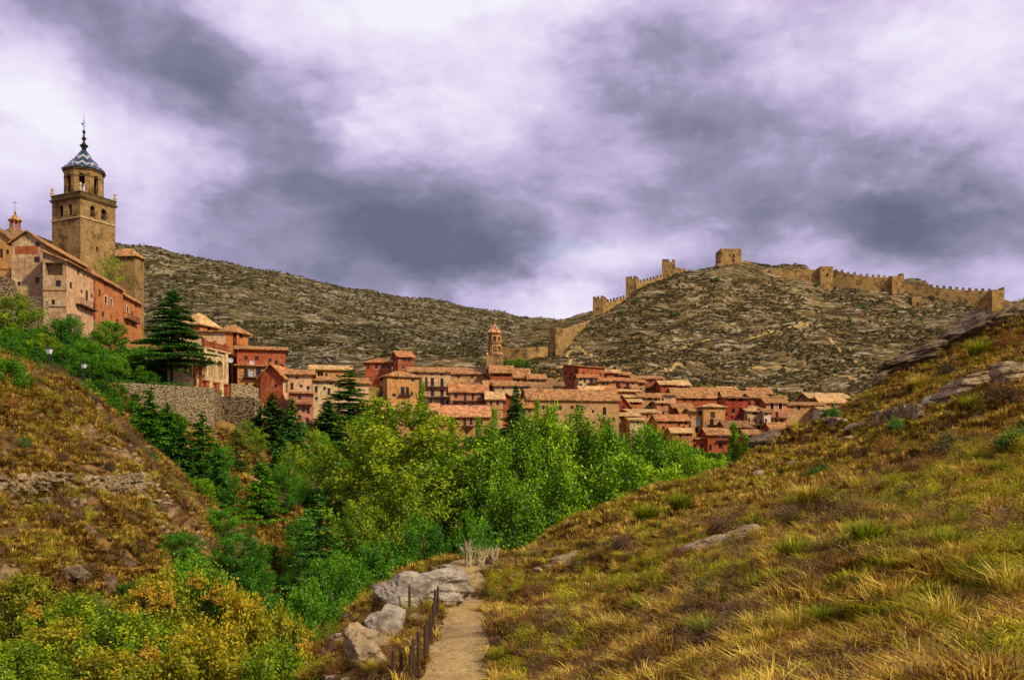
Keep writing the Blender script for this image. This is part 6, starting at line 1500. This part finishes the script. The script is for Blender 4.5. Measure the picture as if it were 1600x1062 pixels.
# scrub and loose rock on the castle hill and the mountain
RK = [rockmesh('r', 5, 1, .8, .55, 1, .3, ROCKT), rockmesh('r', 6, 1.2, .8, .45, 1, .3, ROCK)]
hk = lambda x, y, z: (z > 24) & (patch(x, y, 80, .09) > -.08)
scatter('scrub', area(F_HILL, 30000, -.05, .62, 268, 440, 16, hk, 1.), SH['scrub'][1], .25, .85, 16, stretch=(.8, 1.2))
scatter('loose_rock', area(F_HILL, 16000, -.05, .62, 268, 440, 17, lambda x, y, z: (z > 24) & (patch(x, y, 82, .04) > -.05), 1.), RK[0], .2, .55, 17)
scatter('scrub', area(F_MOUNT, 26000, -.5, .12, 295, 800, 18, lambda x, y, z: (z > 26) & (patch(x, y, 84, .06) > -.10), 1.), SH['scrub'][1], .35, 1.2, 18)
scatter('loose_rock', area(F_MOUNT, 9000, -.5, .12, 295, 760, 19, lambda x, y, z: (z > 26) & (patch(x, y, 86, .03) > .0), 1.), RK[1], .25, .7, 19)
scatter('gravel', area(F_SLOPE, 5000, -.09, .02, 18, 66, 20, lambda x, y, z: np.abs(x - path_x(y)) < 1.5, .5, -.04), RK[0], .02, .06, 20)
scatter('loose_rock', area(F_SLOPE, 2600, -.2, .66, 14, 125, 21, lambda x, y, z: off(x, y, .2) & (z > -11) & (patch(x, y, 90, .12) > .12), .6), RK[1], .10, .38, 21)
scatter('loose_rock', area(F_LEFT, 5200, -.75, -.28, 48, 92, 22, lambda x, y, z: (z > -12) & (z < 4) & (patch(x, y, 92, .2) > .0), 1.), RK[0], .12, .5, 22)
# ---------------------------------------------------------------- crags, ledges and stones on the slopes
def rock(px, py, wpx, hpx, fld, y0, y1, seed, label, mat=ROCK, sub=4, dep=.8, tilt=0, name='rock_outcrop', up=.25, strat=0):
    p = hit(px, py, fld, y0, y1)
    if p is None: print('no hit', label); return
    Y = p.y; w_ = wpx / F * Y / 2; h_ = hpx / F * Y / 2
    me = rockmesh('rock', seed, w_, max(w_ * dep, h_), h_, sub, .28, mat, .45, strat)
    o = link(name, me); o.location = (p.x, p.y + .3 * w_, p.z + h_ * up); o.rotation_euler = (0, R(-tilt), (seed * 1.3) % .8 - .4)
    tag(o, label, 'rock'); return o
A_ = (F_SLOPE, 10, 140)
rock(662, 930, 150, 90, *A_, 101, 'pale grey limestone crag capping the spur beside the path', ROCK, 6, .8, 10, up=-.05)
rock(704, 936, 84, 40, *A_, 102, 'sloping limestone slab next to the path', ROCK, 5, 1., -14, up=-.1)
rock(630, 948, 96, 110, *A_, 103, 'weathered flank of the limestone crag', ROCK, 6, .9, 38, up=-.02)
rock(604, 990, 80, 110, *A_, 104, 'long rib of pale rock running down the spur', ROCK, 6, .9, 42, up=-.05)
rock(574, 1022, 76, 100, *A_, 105, 'brown rib of rock at the steep edge of the spur', ROCKT, 6, .9, 40, up=-.1)
rock(652, 972, 34, 22, *A_, 106, 'small limestone boulder below the crag', ROCK, 4)
rock(760, 888, 34, 9, *A_, 107, 'flat pale stone where the path goes over the brow', ROCKT, 4, 1.)
rock(1115, 862, 116, 46, *A_, 108, 'long pale bedrock patch showing through the heath', ROCKT, 4, .9, 18)
rock(1168, 842, 84, 34, *A_, 109, 'smaller pale bedrock patch uphill of the long one', ROCKT, 4, .9, 18)
rock(880, 880, 64, 22, *A_, 110, 'low stony rib on the lower slope', ROCKT, 4, .9, 20)
rock(912, 872, 30, 9, *A_, 111, 'short stony rib uphill of the low one', ROCKT, 4, .9, 20)
rock(1160, 712, 60, 40, *A_, 112, 'grey broken crag on the shoulder below the white house', ROCKB, 5, .8, 25)
rock(1195, 690, 52, 32, *A_, 113, 'grey crag just under the pale blue house', ROCKB, 5, .8, 25)
rock(1180, 748, 46, 20, *A_, 114, 'rounded tan boulder on the shoulder of the slope', ROCKT, 4, .9, 12)
rock(1240, 728, 26, 12, *A_, 115, 'pale flat boulder in short grass', ROCK, 4, .9, 8)
rock(1455, 556, 120, 52, *A_, 116, 'long overhanging rock ledge on the upper slope', ROCKB, 5, .7, 12, up=.1, strat=.25)
rock(1535, 514, 110, 60, *A_, 117, 'bulky dark ledge at the top of the slope', ROCKB, 5, .7, 20, up=.0, strat=.2)
rock(1585, 492, 70, 36, *A_, 118, 'topmost dark crag cut by the frame', ROCKB, 5, .7, 12, up=.0)
rock(1392, 590, 60, 26, *A_, 119, 'dark rock at the lower end of the overhanging ledge', ROCKB, 5, .8, 25, up=.1)
rock(1350, 612, 50, 26, *A_, 120, 'rounded rock hiding the foot of the castle hill', ROCKB, 5, .8, 12, up=.1)
rock(1520, 612, 110, 56, *A_, 121, 'square cut tan ledge above the small track', ROCKT, 5, .6, 10, up=.2, strat=.3)
rock(1580, 600, 80, 56, *A_, 122, 'big tan block at the upper end of the square ledge', ROCKT, 5, .7, 4, up=.2, strat=.2)
rock(1458, 632, 40, 24, *A_, 123, 'broken pale rocks at the lower end of the square ledge', ROCK, 4, .8, 15)
rock(1425, 642, 24, 12, *A_, 124, 'small pale rock beside the track', ROCK, 4)
rock(1325, 690, 30, 14, *A_, 125, 'tan rocks under the dry stone wall', ROCKT, 4, .8, 10)
rock(1345, 668, 50, 20, *A_, 126, 'weathered rock shelf beside the dry stone wall', ROCKT, 4, .8, 8)
rock(1560, 815, 18, 40, *A_, 127, 'trickle of pale stones in the high grass', ROCKT, 4, .8, -30)
rock(1028, 938, 12, 14, *A_, 128, 'lone grey stone in the grass', ROCK, 3)
L_ = (F_LEFT, 40, 110)
for i, (px, py, w_, h_, lb) in enumerate((
    (60, 850, 60, 60, 'dark crag low on the brown bank'), (140, 830, 50, 70, 'cracked crag in the middle of the brown bank'), (190, 870, 44, 60, 'brown crag above the golden bushes'), (30, 800, 50, 40, 'crag below the terrace stones'),
    (240, 830, 30, 60, 'steep rib at the edge of the brown bank'), (110, 890, 56, 50, 'shadowed crag over the thicket'), (250, 760, 26, 20, 'small rocks near the nose of the bank'), (160, 905, 40, 40, 'lowest crag of the brown bank'),
    (345, 855, 20, 44, 'rock face showing between ravine trees'))):
    rock(px, py, w_, h_, *L_, 140 + i, lb, ROCKB, 4, .5, 10, up=-.75)
def drystone(label, pix, fld, y0, y1, rows, seed, mat=ROCKT, sz=.22):
    rnd = random.Random(seed); P = [hit(px, py, fld, y0, y1) for px, py in pix]; P = [p for p in P if p]
    root = empty('dry_stone_wall', P[0], label, 'wall'); mb = MB(); L = 0
    d = np.r_[0, np.cumsum([(b - a).length for a, b in zip(P, P[1:])])]
    xs = [p.x for p in P]; ys = [p.y for p in P]; n = int(d[-1] / (sz * 1.5))
    gz = None
    for r in range(rows):
        for i in range(n):
            if rnd.random() < .10 + .12 * r / rows: continue
            q = (i + rnd.random() * .5 + (r % 2) * .5) * d[-1] / n; x, y = np.interp(q, d, xs), np.interp(q, d, ys)
            z = float(np.interp(q, d, [p.z for p in P])) + r * sz * .72 + rnd.uniform(-.03, .03) + .02
            a, b, c = sz * rnd.uniform(.55, .95), sz * rnd.uniform(.5, .8), sz * rnd.uniform(.3, .48); an = rnd.uniform(-.3, .3)
            e = Vector((math.cos(an), math.sin(an), rnd.uniform(-.12, .12))); f = Vector((-math.sin(an), math.cos(an), 0)); o = Vector((x, y + r * .03 + rnd.uniform(-.05, .05), z))
            k = lambda: rnd.uniform(.72, 1.08)
            mb.hexa([o + e * (-a * k()) + f * (-b * k()) - ZV * c, o + e * (a * k()) + f * (-b * k()) - ZV * c, o + e * a * k() + f * b - ZV * c, o - e * a * k() + f * b - ZV * c,
                     o + e * (-a * k()) + f * (-b * k()) + ZV * c * k(), o + e * (a * k()) + f * (-b * k()) + ZV * c * k(), o + e * a * k() + f * b + ZV * c * k(), o - e * a * k() + f * b + ZV * c * k()])
    o = mb.build('stonework', mat, root); o['kind'] = 'stuff'
drystone('long old terrace wall of small stones crossing the brown bank', [(-10, 778), (30, 772), (70, 768), (110, 770), (150, 776), (190, 770), (225, 765)], F_LEFT, 40, 110, 7, 1, ROCKT, .30)
drystone('shorter dry stone course under the long terrace wall', [(20, 795), (60, 790), (100, 788), (135, 790)], F_LEFT, 40, 110, 3, 2, ROCKT, .28)
drystone('tumbled dry stone wall below the small track', [(1188, 678), (1215, 672), (1250, 666), (1285, 664), (1320, 668)], F_SLOPE, 20, 140, 4, 3, ROCKT, .34)
drystone('curved dry stone wall supporting the small track', [(1365, 672), (1380, 668), (1400, 664), (1418, 660), (1440, 662)], F_SLOPE, 20, 140, 6, 4, ROCKT, .34)
hp_ = [hit(px, py, F_SLOPE, 20, 140) for px, py in ((1375, 640), (1410, 641), (1440, 644), (1475, 648), (1510, 652), (1540, 657))]
ribbon('hill_track', F_SLOPE, [(p.x, p.y) for p in hp_ if p], .5, TM['track'], .12, 60, 4, .3)
# ---------------------------------------------------------------- single shrubs and tussocks of the slope
TU = {'green': (tuft('t', .85, .95, 81, 300, .026, foliage('bright tussock blades', [(.07, .10, .004), (.20, .24, .008), (.48, .46, .02)], .3, .15), .8, .25), None), 'gold': (tuft('t', .95, 1.1, 82, 300, .024, foliage('golden tussock blades', [(.20, .15, .01), (.5, .37, .03), (.8, .62, .14)], .3, .1), .85, .25), None),
      'brown': (shrubmesh('b', .8, 1.3, 83, 2600, .06, LM['heath'], .3, stems=26)), 'rust': (shrubmesh('b', .8, 1.3, 84, 2600, .06, LM['rust'], .3, stems=26)), 'olive': (shrubmesh('b', .7, 1.4, 85, 2600, .065, LM['scrub'], .5, stems=26)), 'dark': (shrubmesh('b', .9, 1.2, 86, 2800, .07, LM['cedar'], .5, stems=26))}
NM = {'green': ('green_tussock', 'tussock', 'yellow green tussock'), 'gold': ('straw_tussock', 'tussock', 'straw gold tussock'), 'brown': ('brown_shrub', 'shrub', 'dark brown shrub'), 'rust': ('rusty_shrub', 'shrub', 'rust orange shrub'), 'olive': ('olive_shrub', 'shrub', 'grey olive shrub'), 'dark': ('dark_shrub', 'shrub', 'dark green shrub')}
def plant(kind, px, py, wpx, where, fld=F_SLOPE, y0=10, y1=140):
    p = hit(px, py, fld, y0, y1)
    if p is None: return
    nm, cat, lb = NM[kind]; M = TU[kind]; s = 1.25 * wpx / F * p.y / (1.0 if kind in ('green', 'gold') else 1.3)
    if kind in ('green', 'gold'):
        o = link(nm, M[0]); tag(o, lb + ' ' + where, cat)
    else:
        o = empty(nm, p, lb + ' ' + where, cat); link('stem', M[0], o); link('foliage', M[1], o)
    o.location = p - ZV * .04; o.scale = (s, s, s * .85); o.rotation_euler = (0, 0, (px * 3.1) % 6.28)
for k, px, py, w_, wh in (
    ('brown', 1330, 822, 84, 'spreading widest in the middle of the grassy slope'), ('olive', 1480, 712, 60, 'above the golden tussocks near the upper slope'), ('dark', 1588, 700, 50, 'cut by the frame below the big tan block'),
    ('dark', 1398, 672, 30, 'growing at the curved dry stone wall'), ('rust', 1388, 706, 40, 'under the curved dry stone wall'), ('brown', 1565, 634, 60, 'in front of the square cut tan ledge'), ('green', 1521, 642, 34, 'on the bank beside the small track'),
    ('dark', 1282, 748, 34, 'standing alone beside the pale flat boulder'), ('gold', 1264, 786, 40, 'downhill of the dark green shrub'), ('green', 1360, 860, 70, 'beside the widest brown shrub'), ('green', 1486, 866, 60, 'in the middle of the high grass'),
    ('green', 1440, 856, 40, 'between two brighter tussocks'), ('green', 1517, 912, 56, 'just above the biggest straw tussock'), ('gold', 1482, 992, 84, 'with arching blades, the biggest of the slope'), ('green', 1450, 1050, 70, 'near the bottom edge below the biggest tussock'),
    ('gold', 1588, 945, 80, 'cut by the frame low on the slope'), ('brown', 1520, 958, 60, 'downhill of the yellow green tussock'), ('green', 1243, 880, 60, 'above the stony dip of the lower slope'), ('green', 1438, 952, 40, 'beside the biggest straw tussock'),
    ('brown', 1378, 960, 56, 'in the lower middle of the slope'), ('gold', 1247, 996, 60, 'low down among brown stems'), ('gold', 1182, 996, 50, 'low down beside another straw tussock'), ('green', 1282, 978, 50, 'between the low straw tussocks'),
    ('green', 1566, 748, 40, 'under the dark shrub by the frame'), ('green', 1062, 800, 44, 'near the rim above the poplars'), ('green', 1012, 818, 44, 'shaped like a mound close to the rim'), ('brown', 1132, 836, 56, 'overhanging the long pale bedrock'),
    ('rust', 931, 955, 44, 'halfway between path and bedrock'), ('gold', 948, 992, 40, 'glowing beside the rust shrub'), ('green', 1000, 962, 46, 'next to the lone grey stone'), ('green', 1107, 1000, 56, 'in the dip below the bedrock'), ('brown', 862, 1000, 44, 'a few steps from the path'),
    ('green', 780, 1034, 34, 'bright at the edge of the path'), ('brown', 748, 932, 28, 'crowding the upper path edge'), ('rust', 632, 900, 24, 'on top of the limestone crag'), ('gold', 603, 922, 20, 'on the edge of the spur'), ('olive', 585, 1012, 28, 'on the steep side of the spur'),
    ('rust', 612, 1052, 40, 'beside the fence posts at the bottom'), ('gold', 582, 1056, 34, 'pale at the foot of the spur'), ('brown', 640, 1010, 26, 'between the fence and the rib of rock'), ('rust', 1300, 890, 50, 'downhill of the widest brown shrub'),
    ('brown', 1230, 812, 46, 'uphill of the bedrock patches'), ('olive', 1412, 790, 50, 'uphill of the widest brown shrub'), ('brown', 1460, 800, 56, 'above the middle tussocks'), ('gold', 1560, 880, 50, 'leaning beside the frame'), ('brown', 1350, 720, 40, 'on the shoulder below the dry stone wall'),
    ('rust', 1450, 740, 44, 'under the grey olive shrub'), ('brown', 1170, 890, 50, 'below the smaller bedrock patch'), ('rust', 1060, 880, 44, 'left of the long pale bedrock'), ('olive', 1100, 940, 50, 'below the long pale bedrock'), ('brown', 970, 860, 40, 'near the low stony rib'),
    ('rust', 840, 930, 34, 'above the middle of the path'), ('brown', 800, 975, 36, 'leaning on the middle of the path edge'), ('gold', 1540, 1040, 70, 'at the bottom corner of the slope'), ('green', 1340, 1040, 56, 'at the bottom edge in the middle of the slope'), ('gold', 1120, 1050, 50, 'at the bottom edge below the dip'), ('rust', 1210, 1050, 44, 'at the bottom edge between straw tussocks'),
    ('olive', 1240, 660, 30, 'above the tumbled dry stone wall'), ('dark', 1300, 655, 30, 'on the skyline beside the rounded rock'), ('olive', 1480, 590, 36, 'under the overhanging ledge'), ('gold', 1440, 610, 30, 'between the two ledges'), ('green', 1530, 560, 40, 'uphill of the square cut ledge'), ('rust', 1580, 545, 40, 'below the topmost dark crag')):
    plant(k, px, py, w_, wh)
for k, px, py, w_, wh in (('dark', 40, 700, 26, 'high on the brown bank'), ('brown', 120, 650, 22, 'near the crest of the brown bank'), ('rust', 20, 640, 30, 'beneath the dark shrub tree of the bank'), ('dark', 232, 720, 26, 'on the nose of the brown bank'), ('brown', 95, 720, 26, 'in the middle of the straw covered bank'), ('brown', 170, 735, 24, 'above the long terrace wall'), ('olive', 200, 690, 22, 'near the firs on the bank edge'), ('brown', 255, 800, 24, 'hanging over the ravine edge')):
    plant(k, px, py, w_, wh, F_LEFT, 40, 110)
# leafless bushes where the path goes over the brow
PALETWIG = plain('pale dead twigs', (.42, .34, .18), .9, .3, 8)
def bare_bush(px, py, wpx, hpx, seed, where):
    p = hit(px, py, F_SLOPE, 20, 90)
    if p is None: return
    rng = np.random.default_rng(seed); T = []; w_, h_ = wpx / F * p.y, hpx / F * p.y
    for i in range(16):
        a = np.array([rng.normal() * .12 * w_, rng.normal() * .1 * w_, 0]); m_ = a + np.array([rng.normal() * .18 * w_, rng.normal() * .15 * w_, h_ * rng.uniform(.3, .55)]); e = m_ + np.array([rng.normal() * .2 * w_, rng.normal() * .15 * w_, h_ * rng.uniform(.25, .5)])
        T += [(a, m_, .035, .022), (m_, e, .022, .008)]
        for j in range(3): s = m_ + (e - m_) * rng.random(); T.append((s, s + rng.normal(size=3) * .12 * h_ + np.array([0, 0, .12 * h_]), .012, .005))
    o = link('bare_bush', tubes('bare_bush', T, PALETWIG)); o.location = p - ZV * .05; tag(o, 'leafless pale twiggy bush ' + where, 'bush')
bare_bush(733, 886, 22, 46, 1, 'tallest at the end of the path')
bare_bush(752, 884, 26, 34, 2, 'just right of the path end')
bare_bush(771, 880, 22, 30, 3, 'lowest on the brow beyond the path')
# shrubs on the castle hill that stand out
for px, py, w_, wh in ((993, 472, 9, 'against the foot of the middle climbing tower'), (1053, 495, 10, 'alone below the notched tower'), (1328, 503, 8, 'below the windowed tower in the gully'), (1400, 488, 9, 'under the buttressed tower'), (1350, 482, 10, 'on the upper east flank'), (1308, 582, 7, 'beside the lower track'), (1183, 412, 10, 'on the rocks east of the keep'), (1120, 440, 10, 'beneath the keep'), (972, 490, 8, 'beside the climbing wall'), (1440, 500, 8, 'in the hollow under the ruined hut'), (1275, 448, 9, 'in front of the windowed tower')):
    p = hit(px, py, F_HILL, 258, 450)
    if p: 
        o = empty('hill_shrub', p, 'dark round shrub ' + wh, 'shrub'); s = w_ / F * p.y / 1.2; o.scale = (s, s, s); link('stem', TU['dark'][0], o); link('foliage', TU['dark'][1], o)
for i, (px, py, w_) in enumerate(((797, 571, 14), (812, 569, 16), (824, 572, 10), (790, 574, 10))):
    T_('oak', px, py - 10, 268, w_, ('dark tree just right of the bell tower', 'second dark tree right of the bell tower', 'outermost dark tree right of the bell tower', 'smallest dark tree tucked behind the bell tower')[i], 'round_tree', 'tree', foot=py + 6)
# ---------------------------------------------------------------- fence posts, lamps, sign, mast
for i, (px, py, h_, lb) in enumerate((
    (613, 1075, 1.0, 'weathered fence post lowest at the bottom edge'), (628, 1068, 1.0, 'fence post second from the bottom edge'), (640, 1074, 1.15, 'leaning fence post at the bottom beside the rusty shrub'), (647, 1060, 1.1, 'thick dark fence post near the bottom of the path'),
    (655, 1058, 1.3, 'tall fence post in the lowest pair'), (664, 1040, 1.2, 'fence post above the lowest pair'), (667, 1030, 1.15, 'fence post standing slightly out of line'), (674, 1010, 1.0, 'middle fence post beside the path'), (678, 990, 1.0, 'fence post next above the middle one'),
    (680, 974, 1.3, 'tall fence post at the bend of the fence'), (684, 964, 1.2, 'last tall fence post below the crag'), (640, 966, 1.25, 'lone post on the spur away from the path'))):
    p = hit(px, py - 2, F_SLOPE, 14, 70)
    if p is None: continue
    rnd = random.Random(i); mb = MB(); tp = p + Vector((rnd.uniform(-.05, .05), rnd.uniform(-.05, .05), h_)); mb.tube(p - ZV * .3, tp, .062, .05, 7); mb.lathe(tp, [(.05, 0), (.03, .04), (0, .05)], 7)
    o = mb.build('fence_post', WOOD); tag(o, lb, 'fence post', 'posts of the old fence beside the path')
def lamp(px, pyt, pyb, Y, label):
    b0 = at(px, pyb, Y); t0 = at(px, pyt, Y); root = empty('street_lamp', b0, label, 'street lamp'); hh = t0.z - b0.z
    mb = MB(); mb.lathe(b0, [(.16, -.8), (.16, .4), (.09, .5), (.06, hh * .8), (.05, hh - .75)], 8); mb.build('pole', IRON, root)
    c = b0 + ZV * (hh - .75)
    mb = MB(); mb.lathe(c, [(.06, 0), (.22, .06), (.34, .5), (.34, .52)], 4, .5); mb.build('lantern', WHITE, root)
    mb = MB(); mb.lathe(c, [(.38, .52), (.30, .62), (.12, .72), (.05, .76), (0, .85)], 4, .5); mb.build('cap', IRON, root)
lamp(77, 542, 585, 98, 'black street lamp with a white glass lantern above the bank hedge')
lamp(131, 566, 592, 118, 'smaller white topped street lamp among the garden trees')
def sign():
    Y = 104; g = at(455, 752, Y); root = empty('yield_sign', g, 'small inverted triangular give way sign by the pale road', 'road sign')
    mb = MB(); mb.tube(g - ZV * .5, at(455, 733, Y), .04, .04, 6); mb.build('post', IRON, root)
    c = at(455, 735, Y); r = .42; q = lambda k, y: [c + Vector((-k * r, y, k * r * .58)), c + Vector((k * r, y, k * r * .58)), c + Vector((0, y, -k * r * 1.15))]
    mb = MB(); A, B = q(1, -.08), q(1, -.05); mb.poly(A); mb.poly(B)
    for i in range(3): mb.poly([A[i], A[(i + 1) % 3], B[(i + 1) % 3], B[i]])
    pl = mb.build('plate', REDP, root); mb = MB(); mb.poly(q(.68, -.085)); mb.build('face', WHITE, pl)
sign()
g = at(225, 390, 518); mb = MB(); mb.tube(g - ZV * 3, at(225, 379, 518), .35, .28, 6); o = mb.build('mast', plain('grey concrete', (.25, .24, .22))); tag(o, 'short grey mast on the mountain skyline beside the nave', 'mast')
for px, py, Y, lb in ((362, 563, 160, 'white satellite dish on the red wall beside the arcade'), (395, 567, 160, 'white satellite dish over the timber porch'), (558, 643, 174, 'white satellite dish on the ochre gabled cottage')):
    p = at(px, py, Y) - Vector((0, .3, 0)); root = empty('satellite_dish', p, lb, 'satellite dish')
    mb = MB(); mb.lathe((0, 0, 0), [(0, 0), (.2, .02), (.36, .08), (.42, .12), (.38, .10), (.2, .05)], 12); me = mb
    me.v = [(x + p.x, -z + p.y, y + p.z) for x, y, z in me.v]; me.build('reflector', WHITE, root)
    mb = MB(); mb.tube(p, p + Vector((0, .6, -.2)), .03, .03, 5); mb.tube(p + Vector((0, 0, -.1)), p + Vector((0, -.4, 0)), .02, .02, 4); mb.build('arm', IRON, root)
